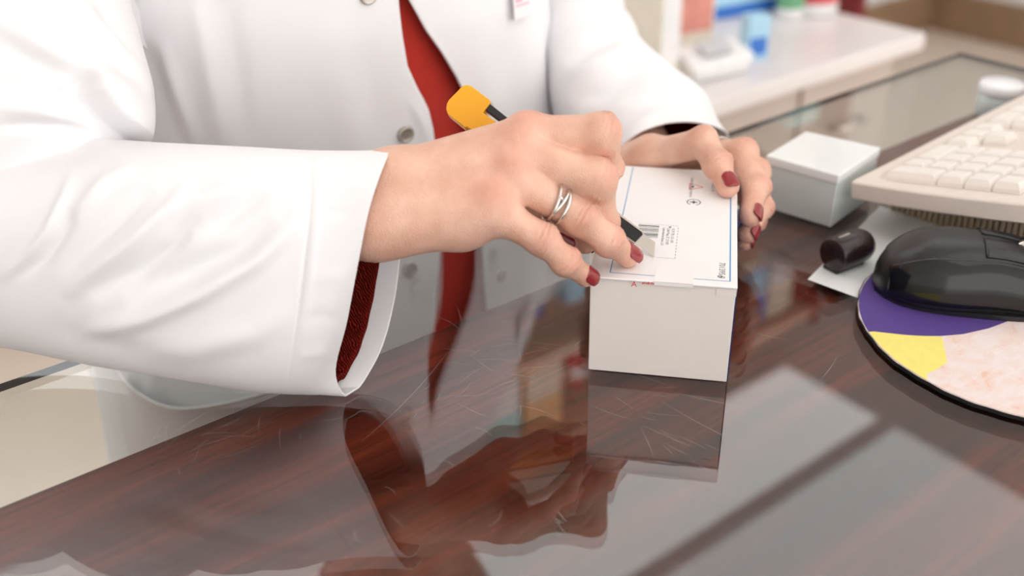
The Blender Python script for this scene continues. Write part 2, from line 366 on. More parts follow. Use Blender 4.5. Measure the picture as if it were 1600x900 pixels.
def build_hand(J, chains, palm, radii, extra, dors, res):
    """J: joint name -> 3D; chains: finger -> joint names; palm: list of (a, b, ra, rb); returns verts, quads, redness"""
    fing = {}
    for fn, ch in chains.items():
        fing[fn] = [(J[ch[i]], J[ch[i + 1]], radii[fn][i], radii[fn][i + 1]) for i in range(len(ch) - 1)]
    # dorsal frames
    jd = []                                   # (position, axis, dorsal, radius, kind)
    for fn, ch in chains.items():
        for i in range(1, len(ch) - 1):
            ax = nrm(nrm(J[ch[i]] - J[ch[i - 1]]) + nrm(J[ch[i + 1]] - J[ch[i]])); d = nrm(dors[fn] - ax * (dors[fn] @ ax))
            jd.append((J[ch[i]], ax, d, radii[fn][i], i))
    def f(P):
        pl = None
        for a, b, ra, rb in palm:
            q = cone(P, a, b, ra, rb); pl = q if pl is None else smin(pl, q, 11 * mm)
        for a, b, ra, rb, k in extra:
            pl = smin(pl, cone(P, a, b, ra, rb), k)
        tot = None
        for fn, segs in fing.items():
            d = None
            for a, b, ra, rb in segs:
                # phalanx: slightly waisted between its joints
                ab = b - a; t = np.clip(((P - a) @ ab) / (ab @ ab), 0, 1); dv = P - a - t[:, None] * ab
                q = np.sqrt(np.einsum('ij,ij->i', dv, dv)) - (ra + (rb - ra) * t - .7 * mm * np.sin(pi * t))
                d = q if d is None else smin(d, q, 4 * mm)
            d = smin(d, pl, 7 * mm)
            tot = d if tot is None else smin(tot, d, 1.3 * mm)
        return tot
    allp = np.array([p for s in list(fing.values()) for q in s for p in q[:2]] + [p for q in palm for p in q[:2]])
    V, Q = surface(f, allp.min(0) - .026, allp.max(0) + .026, res)
    e = .0008
    G = np.stack([f(V + np.eye(3)[k] * e) - f(V - np.eye(3)[k] * e) for k in range(3)], 1); G /= np.linalg.norm(G, axis=1)[:, None] + 1e-9
    red = np.zeros(len(V)); disp = np.zeros(len(V))
    for k, (p, ax, d, r, i) in enumerate(jd):
        v = V - p; x = v @ ax; yy = (v @ d) / r; rad = np.linalg.norm(v - x[:, None] * ax, axis=1)
        w = np.clip((yy - .15) / .5, 0, 1) * (np.abs(x) < 9 * mm) * (rad < r * 1.7)
        side = np.cross(ax, d); sd = v @ side
        for g_, off in enumerate((-4.6, -2.2, 0.3, 2.5, 4.6)):
            xo = off * mm + .5 * mm * np.sin(sd * 500 + k * 2 + g_)
            disp -= w * 1.0 * mm * np.exp(-((x - xo) / (.62 * mm)) ** 2) * (1 if abs(off) < 4 else .6)
        disp += w * 1.1 * mm * np.exp(-(x / (4.5 * mm)) ** 2)
        red = np.maximum(red, .34 * np.exp(-(x / (6 * mm)) ** 2) * np.clip(yy, 0, 1) * (rad < r * 1.6))
    for fn, ch in chains.items():
        t = J[ch[-1]]; red = np.maximum(red, .30 * np.exp(-(np.linalg.norm(V - t, axis=1) / (13 * mm)) ** 2))
    V = V + G * disp[:, None]
    return V, Q, red, G

def nail(tip, prev, dh, r, wid, ln, parent, over=1.5 * mm, back=.35):
    a = nrm(tip - prev); n = nrm(dh - a * (dh @ a)); s = np.cross(a, n)
    nu, nv = 13, 17; V = []
    for lay in (0, 1):
        for j in range(nv):
            t = j / (nv - 1); x = -ln * (1 - (over + r * .55) / ln) + ln * t
            # half-width: rounded cuticle, slightly squared free edge
            hw = wid / 2 * (min(1, sqrt(max(0, 1 - ((.28 - t) / .30) ** 2)) if t < .28 else 1) * (sqrt(max(0.02, 1 - ((t - .80) / .235) ** 2)) if t > .80 else 1))
            for i in range(nu):
                u = -1 + 2 * i / (nu - 1); ang = u * hw / (r * .96)
                rr = r * (1.015 - .10 * max(0, x / r) ** 2) + (.45 * mm if lay == 0 else -.7 * mm) - .18 * mm * (1 - t)
                V.append(tip + a * x + n * (rr * cos(ang)) + s * (rr * sin(ang)))
    m_ = nu * nv; Fc = []
    for j in range(nv - 1):
        for i in range(nu - 1):
            q = (j * nu + i, j * nu + i + 1, (j + 1) * nu + i + 1, (j + 1) * nu + i); Fc.append(q); Fc.append(tuple(x + m_ for x in q[::-1]))
    rim = [i for i in range(nu)] + [(j + 1) * nu - 1 for j in range(1, nv)] + [(nv - 1) * nu + i for i in range(nu - 2, -1, -1)] + [j * nu for j in range(nv - 2, 0, -1)]
    for k in range(len(rim)):
        p, q = rim[k], rim[(k + 1) % len(rim)]; Fc.append((q, p, p + m_, q + m_))
    return mesh('fingernail', V, Fc, M['nail'], parent)

person = empty('person', (.36, .72, 0), 'person in a white lab coat over a red sweater, slitting a carton open', 'person')
person['label'] = 'person in white lab coat and red sweater cutting a carton with a yellow knife'

# ---- right hand (holds the knife); joints are bone centres
JR = {k: at(*v) for k, v in dict(
    w1=(618, 288, .561), w2=(592, 350, .557), w1b=(470, 300, .560), w2b=(450, 365, .556),
    i0=(822, 213, .566), i1=(938, 209, .561), i2=(945, 262, .585), i3=(934, 306, .604),
    m0=(808, 238, .559), m1=(929, 281, .559), m2=(938, 345, .585), m3=(914, 376, .602),
    r0=(796, 275, .554), r1=(907, 340, .562), r2=(951, 377, .570), r3=(981, 400, .575),
    p0=(768, 328, .549), p1=(848, 375, .553), p2=(884, 409, .559), p3=(916, 431, .566),
    t0=(690, 305, .585), t1=(775, 318, .604), t2=(848, 348, .608), t3=(893, 372, .602)).items()}
JR['r3'] = atz(981, 399, BTOP + 6.4 * mm); JR['p3'] = atz(915, 431, BTOP + 2.0 * mm)
J = JR
_mm = mm; mm = .001 * .935
palmR = [(J['w1b'], J['w1'], 17 * mm, 16.6 * mm), (J['w2b'], J['w2'], 17 * mm, 16.5 * mm),
         (J['w1'], J['i0'], 16.5 * mm, 10.8 * mm), (J['w1'] * .6 + J['w2'] * .4, J['m0'], 15 * mm, 11.2 * mm), (J['w1'] * .3 + J['w2'] * .7, J['r0'], 15 * mm, 11 * mm), (J['w2'], J['p0'], 16 * mm, 11 * mm),
         (J['w2'], at(722, 347, .557), 15 * mm, 12.5 * mm), (at(722, 347, .557), J['p0'], 12.5 * mm, 11 * mm), (J['w1'], J['t1'], 15 * mm, 12 * mm), (at(690, 330, .572), at(780, 285, .572), 14 * mm, 11 * mm)]
back = nrm(-FW * .75 + UP * .8)
extraR = []
for kn, r, up_ in (('i0', 6.5, 7.3), ('m0', 6.5, 8.4), ('r0', 6.5, 8.2), ('p0', 6.2, 7.6)):
    p = J[kn] + back * up_ * mm; extraR.append((p, p + nrm(J[kn] - J['w1']) * 2 * mm, r * mm, (r - .6) * mm, 6 * mm))
for kn, off in (('i0', 10.3), ('m0', 10.9), ('r0', 10.7), ('p0', 10.0)):   # extensor tendons
    p = J[kn] + back * off * mm * .93; q = (J['w1'] * .55 + J['w2'] * .45) + back * 13.6 * mm
    q = p + (q - p) * .62; extraR.append((p + back * .6 * mm, q, 2.3 * mm, 1.6 * mm, 4 * mm))
chR = dict(index=('i0', 'i1', 'i2', 'i3'), middle=('m0', 'm1', 'm2', 'm3'), ring=('r0', 'r1', 'r2', 'r3'), pinky=('p0', 'p1', 'p2', 'p3'), thumb=('t0', 't1', 't2', 't3'))
raR = dict(index=[12 * mm, 11.2 * mm, 9.6 * mm, 7.6 * mm], middle=[12 * mm, 12.0 * mm, 9.8 * mm, 7.8 * mm], ring=[11 * mm, 10.0 * mm, 8.6 * mm, 6.9 * mm], pinky=[10.8 * mm, 8.8 * mm, 7.8 * mm, 6.3 * mm], thumb=[13 * mm, 11 * mm, 10 * mm, 7.6 * mm])
doR = dict(index=nrm(RT * .8 + UP * .6 - FW * .2), middle=nrm(RT * .8 + UP * .4 - FW * .5), ring=nrm(-FW * .80 + UP * .50 + RT * .35), pinky=nrm(-FW * .95 + UP * .22 + RT * .20), thumb=nrm(-UP * .6 - FW * .5 + RT * .3))
VR, QR, redR, GR = build_hand(J, chR, palmR, raR, extraR, doR, 1.05 * mm)
for kn in ('i0', 'm0', 'r0', 'p0'):
    redR = np.maximum(redR, .50 * np.exp(-(np.linalg.norm(VR - (J[kn] + back * 10 * mm), axis=1) / (11 * mm)) ** 2))

mm = _mm
# ---- left hand (steadies the carton)
JL = {k: at(*v) for k, v in dict(
    w1=(1000, 248, .790), w2=(1030, 262, .815), w1b=(962, 175, .885), w2b=(985, 190, .905),
    i0=(1017, 243, .728), i1=(1098, 223, .692), i2=(1121, 258, .674), i3=(1137, 291, .66),
    m0=(1072, 240, .748), m1=(1160, 241, .708), m2=(1180, 294, .690), m3=(1172, 337, .668),
    r0=(1105, 258, .768), r1=(1180, 270, .728), r2=(1186, 324, .706), r3=(1168, 364, .688),
    p0=(1115, 285, .778), p1=(1170, 305, .738), p2=(1176, 345, .718), p3=(1164, 376, .702),
    t0=(1000, 258, .768), t1=(972, 284, .738), t2=(955, 318, .700), t3=(946, 350, .672)).items()}
JL['i3'] = atz(1137, 291, BTOP + 6.8 * mm)
_a = atz(919, 578, CZ); _u = nrm((atz(1137, 598, CZ) - _a) * [1, 1, 0]); _v = np.array([-_u[1], _u[0], 0])      # carton corner and edges: the thumb lies along its far left side
for _k, _q in dict(t1=(-.0085, .168, .044), t2=(-.0105, .121, .045), t3=(-.0085, .091, .044)).items(): JL[_k] = _a + _u * _q[0] + _v * _q[1] + np.array([0, 0, _q[2]])
J = JL
palmL = [(J['w1b'], J['w1'], 21 * mm, 17 * mm), (J['w2b'], J['w2'], 21 * mm, 16 * mm),
         (J['w1'], J['i0'], 15 * mm, 11.5 * mm), (J['w1'] * .6 + J['w2'] * .4, J['m0'], 14 * mm, 11.5 * mm), (J['w2'], J['r0'], 14 * mm, 11 * mm), (J['w2'], J['p0'], 14 * mm, 11 * mm),
         (J['w1'], J['t1'], 14 * mm, 11 * mm), (J['i0'], J['t1'], 10 * mm, 10 * mm)]
chL = dict(index=('i0', 'i1', 'i2', 'i3'), middle=('m0', 'm1', 'm2', 'm3'), ring=('r0', 'r1', 'r2', 'r3'), pinky=('p0', 'p1', 'p2', 'p3'), thumb=('t0', 't1', 't2', 't3'))
raL = dict(index=[11 * mm, 9.6 * mm, 8.7 * mm, 7 * mm], middle=[11 * mm, 9.8 * mm, 8.8 * mm, 7.2 * mm], ring=[11 * mm, 9.3 * mm, 8.3 * mm, 6.8 * mm], pinky=[10.5 * mm, 8.4 * mm, 7.5 * mm, 6.2 * mm], thumb=[13 * mm, 10.5 * mm, 9.6 * mm, 7.6 * mm])
doL = dict(index=nrm(-FW * .70 + UP * .50 + RT * .12), middle=nrm(-FW * .6 + RT * .75 + UP * .3), ring=nrm(-FW * .6 + RT * .8 + UP * .1), pinky=nrm(-FW * .6 + RT * .8), thumb=nrm(-RT * .8 + UP * .4 - FW * .3))
VL, QL, redL, GL = build_hand(J, chL, palmL, raL, [], doL, 1.15 * mm)
for fn, (ch, Jx, do, ra) in dict(ring=(chR['ring'], JR, doR, raR), pinky=(chR['pinky'], JR, doR, raR), thumb=(chR['thumb'], JR, doR, raR), index=(chR['index'], JR, doR, raR), middle=(chR['middle'], JR, doR, raR)).items():
    nail(Jx[ch[3]], Jx[ch[2]], do[fn], ra[fn][3], 11.4 * mm if fn != 'pinky' else 9.6 * mm, 12.2 * mm if fn != 'pinky' else 10.4 * mm, person)
for fn in ('index', 'middle', 'ring', 'pinky', 'thumb'):
    nail(JL[chL[fn][3]], JL[chL[fn][2]], doL[fn], raL[fn][3], 9.6 * mm, 11.0 * mm, person)
if __name__ == '__main__' and DEV:
    for nm, J_, ch_ in (('R', JR, chR), ('L', JL, chL)):
        for fn, c in ch_.items(): print(nm, fn, [round(1000 * float(np.linalg.norm(J_[c[i + 1]] - J_[c[i]])), 1) for i in range(3)], [tuple(np.round((J_[k] - [0, 0, CZ]) * 1000).astype(int)) for k in c])
# ================================================================== carton
A0 = atz(919, 578, CZ); B0 = atz(1137, 598, CZ); A0[2] = CZ
cu = nrm((B0 - A0) * [1, 1, 0]); cv = np.array([-cu[1], cu[0], 0]); BW = float(np.linalg.norm(B0 - A0)); BD = .162 * K
ZZ = np.array([0, 0, 1.0])
cb = empty('medicine_carton', A0 + cu * BW / 2 + cv * BD / 2, 'white medicine carton with blue-lined top being cut open under both hands', 'carton')
def cpt(u, v, z=0.0): return A0 + cu * u + cv * v + ZZ * z
b = MB(); b.box(cpt(0, 0, .0002), cu * (BW - .0006), cv * BD, ZZ * (BH - .0014)); bevel(b.build('carton_body', M['card'], cb), .0006)
b = MB(); b.box(cpt(-.0006, -.0012, BH - .0014), cu * (BW + .0004), cv * (BD + .0012), ZZ * .0014); bevel(b.build('top_flap', M['card_top'], cb), .0005)
b = MB(); b.box(cpt(BW - .0006, .0002, .0004), cu * .0006, cv * (BD - .0004), ZZ * (BH - .002)); b.build('side_panel', M['navy'], cb)
b = MB(); b.box(cpt(BW * .86, -.0004, BH - .0062), cu * BW * .135, cv * .0003, ZZ * .005); b.build('tuck_flap_edge', M['card'], cb)
def cuv(px, py):
    p = atz(px, py, BTOP) - A0; return p @ cu, p @ cv
ZP = BH + .00005
def strip(mb, p, q, w, mi=0):
    p, q = np.array(p), np.array(q); d = nrm(q - p); n = np.array([-d[1], d[0]]) * w / 2
    mb.quad(cpt(*(p + n), ZP), cpt(*(p - n), ZP), cpt(*(q - n), ZP), cpt(*(q + n), ZP), mi)
b = MB()
e0, e1 = .010, BW - .004
strip(b, (e0, .0045), (e0, BD - .002), .0005); strip(b, (e1, .0045), (e1, BD - .002), .0007); strip(b, (e0, .0045), (e1, .0045), .0005)
b.build('blue_border', M['blue_line'], cb)
tx, ty = -cv, cu
b = MB()
# barcode block
k0 = cuv(1003, 352); bc_u0, bc_v1 = cuv(998, 351); bars = [3, 1, 1, 2, 1, 3, 2, 1, 1, 1, 2, 3, 1, 2, 1, 1, 3, 1, 2, 1, 1, 2, 1, 3]
v = bc_v1; bu0, bu1 = cuv(998, 352)[0], cuv(1030, 354)[0]
for i, w in enumerate(bars):
    ww = w * .00034
    if i % 2 == 0: strip(b, (bu0, v - ww / 2), (bu1, v - ww / 2), ww)
    v -= ww + .00012
b.build('barcode', M['ink'], cb); b = MB()
# dashed frame of the block
fu0, fv0 = cuv(1050, 404); fu1, fv1 = cuv(1060, 354)
for i in range(11):
    t0, t1 = i / 11, (i + .55) / 11; strip(b, (fu1, fv0 + (fv1 - fv0) * t0), (fu1, fv0 + (fv1 - fv0) * t1), .00025)
strip(b, (bu0, fv1 + .0006), (fu1, fv1 + .0006), .00016); strip(b, (bu1 + .001, fv0), (fu1, fv0), .00016)
for i, (s_, ln) in enumerate((('Laboratorios Farm. S.A.', 0), ('Calle Prag. 27, 27 007', 0), ('(C.M. 70)  S.A. 103', 0))):
    add_text(b, s_, .0023, cpt(bu1 + .0022 + i * .0026, fv1 - .003, ZP), tx, ty)
b.build('address_print', M['ink'], cb); b = MB()
pu, pv = cuv(1047, 355); b.lathe(cpt(pu, pv, ZP - .0001), [(.0007, 0), (.0007, .00012)], 12)
b.build('dot_print', M['ink'], cb); b = MB()
add_text(b, '701395 0', .0046, cpt(*cuv(1124, 410), ZP), tx, ty)
ru, rv = cuv(1125, 432); b.lathe(cpt(ru, rv, ZP - .0001), [(.0013, 0), (.0013, .00012), (.0008, .00012), (.0008, 0)], 16, cap=False)
b.build('batch_number', M['ink'], cb); b = MB()
add_text(b, 'Conduccion: ver prospecto', .0027, cpt(*cuv(1080, 277), ZP), tx, ty)
b.build('warning_text', M['ink'], cb); b = MB()
add_text(b, 'LABORATORIOS, S.A.', .0029, cpt(*cuv(1113, 272), ZP), tx, ty)
b.build('maker_name', M['ink'], cb); b = MB()
# recycling-style ring mark with a cross
ru, rv = cuv(1084, 316); R_ = .0042
V = []; n_ = 30
for k in range(n_ + 1):
    a_ = -1.2 + 5.4 * k / n_
    for r in (R_, R_ - .0006): V.append(cpt(ru + r * cos(a_), rv + r * sin(a_), ZP))
b.add(V, [(2 * k, 2 * k + 1, 2 * k + 3, 2 * k + 2) for k in range(n_)])
strip(b, (ru - .0022, rv), (ru + .0022, rv), .0012); strip(b, (ru, rv - .0018), (ru, rv + .0018), .0012)
b.build('ring_mark', M['ink'], cb); b = MB()
# car silhouette inside the warning triangle
tu, tv = cuv(1087, 292)
strip(b, (tu - .0018, tv + .0012), (tu - .0018, tv - .0012), .0016)
b.build('car_mark', M['ink'], cb)
b = MB()
tri = [np.array(q) for q in ((tu - .0036, tv + .0048), (tu - .0036, tv - .0048), (tu + .0046, tv))]
for i in range(3): strip(b, tri[i], tri[(i + 1) % 3], .0006)
b.build('warning_triangle', M['red_ink'], cb); b = MB()
add_text(b, 'A', .0045, cpt(BW * .285, -.00125, BH - .0042), cu, ZZ); [b.box(cpt(BW * (.36 + .0125 * k), -.0013, BH - .0022), cu * BW * (.006 + .003 * (k % 3 == 0)), cv * .0001, ZZ * (.0010 + .0004 * (k % 2))) for k in range(20)]
b.build('opening_print', M['red_ink'], cb)
b = MB(); su0, sv0 = BW * .44, .0; b.box(cpt(su0, -.0014, ZP - .0022), cu * .020, cv * .0002, ZZ * .0022 * 0 + ZZ * .002); b.box(cpt(su0, -.0014, ZP - .00003), cu * .020, cv * .016, ZZ * .00004)
b.build('clear_seal', M['tape'], cb)

# ================================================================== snap-off knife
KT = atz(1022, 402, BTOP) + ZZ * .0002
KE = at(700, 168, .612)
ka = nrm(KE - KT); KL = float(np.linalg.norm(KE - KT))
kn_ = nrm((-FW) - ka * ((-FW) @ ka)); kw = np.cross(kn_, ka)      # kn_: flat side towards viewer, kw: across
if kw @ UP < 0: kw = -kw
kf = empty('utility_knife', KT, 'yellow and black snap-off utility knife held in the right hand', 'knife')
def kp(x, w, n): return KT + ka * x + kw * w + kn_ * n
def prism(mb, prof, n0, n1, mi=0):       # polygon in (x along knife, w across), extruded along the flat normal
    m_ = len(prof); V = [kp(x, w, n0) for x, w in prof] + [kp(x, w, n1) for x, w in prof]
    mb.add(V, [tuple(range(m_ - 1, -1, -1)), tuple(range(m_, 2 * m_))] + [(i, (i + 1) % m_, m_ + (i + 1) % m_, m_ + i) for i in range(m_)], mi)
b = MB(); prism(b, [(0, 0), (.0043, .0068), (.05, .0068), (.05, .0)], -.00025, .00025); b.build('blade', M['blade'], kf)
b = MB(); prism(b, [(.0128, .0076), (.060, .0086), (.060, .0070), (.0128, .0066)], -.0018, .0022); prism(b, [(.0128, .0070), (.060, .0080), (.060, -.0012), (.0128, -.0004)], -.0018, -.0004); bevel(b.build('metal_guide', M['blade'], kf), .0002)
b = MB(); prism(b, [(.0120, .0064), (.045, .0072), (.045, .0), (.0128, .0004)], .0003, .0022); bevel(b.build('nose_grip', M['grip_black'], kf), .0004)
b = MB(); prism(b, [(.052, .0095), (.070, .0125), (KL - .030, .0135), (KL - .030, -.0030), (.070, -.0020), (.052, -.0010)], -.0040, .0042); bevel(b.build('handle', M['yellow_plastic'], kf), .0012)
b = MB(); prism(b, [(.060, .0120), (KL - .018, .0148), (KL - .018, .0105), (.060, .0090)], -.0016, .0046); bevel(b.build('slider_rail', M['black_plastic'], kf), .0006)
b = MB(); prism(b, [(KL - .031, .0085), (KL - .019, .0085), (KL - .019, .0155), (KL - .0175, .0163), (KL - .005, .0166), (KL - .0025, .0158), (KL - .0008, .0140), (KL + .0008, .0030), (KL + .0003, .0005), (KL - .001, -.0018), (KL - .0035, -.0036), (KL - .016, -.0042), (KL - .0165, -.0030), (KL - .031, -.0030)], -.0052, .0056); bevel(b.build('end_cap', M['yellow_plastic'], kf), .0018, 3)
# ================================================================== cloth tools
def cspline(T, Pn, x):
    """natural-ish cubic (Catmull-Rom, non-uniform) through rows Pn at parameters T"""
    T = np.asarray(T, float); Pn = np.asarray(Pn, float); x = np.asarray(x, float)
    D = np.zeros_like(Pn); dT = np.diff(T); sl = np.diff(Pn, axis=0) / dT.reshape(-1, *[1] * (Pn.ndim - 1))
    D[1:-1] = (sl[:-1] * dT[1:].reshape(-1, *[1] * (Pn.ndim - 1)) + sl[1:] * dT[:-1].reshape(-1, *[1] * (Pn.ndim - 1))) / (dT[:-1] + dT[1:]).reshape(-1, *[1] * (Pn.ndim - 1)); D[0] = sl[0]; D[-1] = sl[-1]
    i = np.clip(np.searchsorted(T, x, side='right') - 1, 0, len(T) - 2); h = dT[i]; s = (x - T[i]) / h
    sh = (-1, *[1] * (Pn.ndim - 1)); s = s.reshape(sh); h = h.reshape(sh)
    return (2 * s**3 - 3 * s**2 + 1) * Pn[i] + (s**3 - 2 * s**2 + s) * h * D[i] + (-2 * s**3 + 3 * s**2) * Pn[i + 1] + (s**3 - s**2) * h * D[i + 1]
def ring_from(Tp, Bp, axis, rn, rf, n=72, e=2.3):
    C = (Tp + Bp) / 2; e1 = Tp - C; near = nrm(np.cross(axis, nrm(e1)))
    if near @ FW > 0: near = -near
    ph = np.arange(n) / n * 2 * pi; c, s = np.cos(ph), np.sin(ph)
    c = np.sign(c) * np.abs(c) ** (2 / e); s = np.sign(s) * np.abs(s) ** (2 / e)
    return C + c[:, None] * e1 + (s * np.where(s > 0, rn, rf))[:, None] * near
def ring_explicit(items, n=72):
    a = [x[0] for x in items]; P_ = np.array([at(*x[1:]) for x in items])
    a2 = [a[-2] - 360, a[-1] - 360] + a + [a[0] + 360, a[1] + 360]; P2 = np.concatenate([P_[-2:], P_, P_[:2]])
    return cspline(a2, P2, np.arange(n) / n * 360)
def loft(rings, nu):
    T = np.arange(len(rings)); return cspline(T, np.array(rings), np.linspace(0, len(rings) - 1, nu))
def grid_faces(nu, nv, wrap=True):
    i = np.arange(nu - 1)[:, None]; j = np.arange(nv if wrap else nv - 1)[None]
    a = i * nv + j; b_ = i * nv + (j + 1) % nv; return np.stack([a, b_, b_ + nv, a + nv], -1).reshape(-1, 4)
def gnormals(G, wrap=True):
    du = np.gradient(G, axis=0)
    dv = (np.roll(G, -1, 1) - np.roll(G, 1, 1)) if wrap else np.gradient(G, axis=1)
    n_ = np.cross(dv, du); return n_ / (np.linalg.norm(n_, axis=-1, keepdims=True) + 1e-12)
def pdist(px, py, line):
    """distance in px to a polyline and position 0..1 along it"""
    L_ = np.array(line, float); seg = np.linalg.norm(np.diff(L_, axis=0), axis=1); tot = seg.sum(); acc = 0
    best = np.full(px.shape, 1e9); tt = np.zeros(px.shape); sg = np.zeros(px.shape)
    for k in range(len(seg)):
        a_, b_ = L_[k], L_[k + 1]; d = b_ - a_; t = np.clip(((px - a_[0]) * d[0] + (py - a_[1]) * d[1]) / (d @ d), 0, 1)
        qx, qy = px - a_[0] - t * d[0], py - a_[1] - t * d[1]; q = np.hypot(qx, qy); m_ = q < best
        best = np.where(m_, q, best); tt = np.where(m_, (acc + t * seg[k]) / tot, tt); sg = np.where(m_, np.sign(d[0] * (py - a_[1]) - d[1] * (px - a_[0])), sg); acc += seg[k]
    return best, tt, sg
def fold(G, folds, wrap=True, outward=None):
    """raise (or sink) real folds along lines; only on the side of the cloth that faces the customer"""
    Nn = gnormals(G, wrap)
    if outward is not None: Nn = Nn * np.sign((Nn * (G - outward)).sum(-1).mean())
    px, py = proj(G.reshape(-1, 3)); px = px.reshape(G.shape[:2]); py = py.reshape(G.shape[:2])
    face = np.clip((Nn * (CAM - G)).sum(-1) / np.linalg.norm(CAM - G, axis=-1) * 2.5 + .2, 0, 1)
    D = np.zeros(G.shape[:2])
    for A, sg, line, *opt in folds:
        d, t, side = pdist(px, py, line); env = np.sin(pi * np.clip(t, 0, 1)) ** .9
        if 'step' in opt:      # one side stands proud of the other
            D += A * env * np.clip(side * d / sg, -1, 1) * np.exp(-(d / (4.5 * sg)) ** 2)
        else: D += A * env * np.exp(-(d / sg) ** 2)
    return G + Nn * (D * face)[..., None]
CV = []; CF = []; CN = 0
def coat_add(V, Fc):
    global CN
    V = np.asarray(V).reshape(-1, 3); CV.append(V); CF.append(np.asarray(Fc) + CN); CN += len(V)
def thick_tube(G, t, hem=.012):
    """closed cloth tube: outer wall plus an inner wall at the open (first-ring) end so the hem has thickness"""
    nu, nv = G.shape[:2]; Nn = gnormals(G); C = G.mean(1, keepdims=True); Nn = Nn * np.sign((Nn * (G - C)).sum(-1).mean())
    inner = G - Nn * t
    coat_add(G, grid_faces(nu, nv)); base = CN; m_ = int(nu * .6)
    coat_add(inner[:m_], grid_faces(m_, nv)[:, ::-1])
    lip = []
    for j in range(nv): lip.append((base - nu * nv + j, base + j, base + (j + 1) % nv, base - nu * nv + (j + 1) % nv))
    CF.append(np.array(lip))

# ---- near sleeve (right arm): cuff -> elbow
cuffR = ring_explicit([(0, 610, 234, .553), (15, 604, 246, .541), (30, 595, 268, .533), (60, 577, 325, .527), (90, 562, 400, .533), (125, 543, 500, .553), (160, 525, 588, .577), (185, 546, 621, .592), (215, 590, 560, .601), (250, 616, 475, .603), (280, 626, 400, .600), (310, 630, 320, .592), (338, 622, 258, .574)])
def Rg(t, b_, rn, rf, ax): return ring_from(at(*t), at(*b_), ax, rn, rf)
fax = nrm(at(590, 400, .575) - at(60, 390, .566))
ringsR = [cuffR, Rg((560, 236, .556), (487, 617, .586), .036, .036, fax), Rg((480, 235, .556), (410, 607, .584), .039, .038, fax), Rg((380, 230, .556), (300, 588, .584), .042, .044, fax), Rg((260, 226, .558), (165, 562, .592), .046, .050, fax),
          Rg((120, 228, .562), (20, 522, .610), .048, .058, fax), Rg((-20, 240, .567), (-120, 498, .612), .048, .058, fax), Rg((-120, 275, .572), (-220, 450, .600), .042, .050, fax), Rg((-175, 330, .567), (-240, 410, .57), .012, .012, fax)]
ringsR[1] = ringsR[1] * .55 + (cuffR + (ringsR[2] - cuffR) * .42) * .45
GRs = loft(ringsR, 300)
GRs = np.stack([np.stack([np.interp(np.arange(216) / 216, np.arange(73) / 72, np.append(GRs[i, :, k], GRs[i, 0, k])) for k in range(3)], -1) for i in range(len(GRs))])
foldsR = [(.0055, 15, [(110, 528), (230, 496), (312, 460), (400, 408), (455, 358), (480, 320)]), (-.0055, 20, [(190, 465), (300, 425), (370, 395), (430, 345)]),
          (.0062, 13, [(100, 465), (150, 424), (212, 376), (262, 330), (300, 285)]), (-.0062, 15, [(140, 465), (215, 425), (268, 385), (310, 335)]), (-.0035, 13, [(95, 430), (130, 395), (190, 345), (240, 300)]),
          (.0035, 9, [(-10, 442), (40, 405), (75, 365), (98, 315), (118, 262)]), (-.0035, 11, [(30, 440), (70, 405), (100, 360), (118, 325)]), (.0035, 12, [(110, 350), (122, 332), (165, 285), (215, 255)]),
          (.003, 22, [(200, 560), (300, 545), (400, 520), (460, 480)]), (-.0025, 24, [(60, 505), (180, 548), (300, 575)]), (.0028, 16, [(270, 346), (300, 318), (350, 300), (430, 272)]), (-.003, 16, [(300, 365), (350, 345), (420, 300)]),
          (-.0010, 2.6, [(487, 236), (486, 300), (483, 345), (474, 430), (462, 520), (448, 607)]), (.0008, 7, [(497, 236), (495, 345), (474, 520), (460, 600)]),
          (.0007, 9, [(500, 300), (540, 292), (585, 290)]), (-.0006, 9, [(492, 335), (530, 330), (560, 332)]), (.0006, 10, [(480, 440), (520, 432), (545, 436)]), (-.0005, 9, [(470, 500), (500, 494), (535, 500)]), (.0006, 9, [(462, 560), (500, 552), (522, 556)]),
          (.004, 10, [(-10, 226), (50, 218), (120, 216), (165, 226), (205, 240)], ), (-.0045, 8, [(-10, 240), (40, 236), (85, 222), (120, 218)])]
GRs = fold(GRs, foldsR, True, GRs.mean(1, keepdims=True))
GRs[..., 2] = np.where(GRs[..., 1] < .56, np.maximum(GRs[..., 2], CZ + .0020), GRs[..., 2]); thick_tube(GRs, .0011)
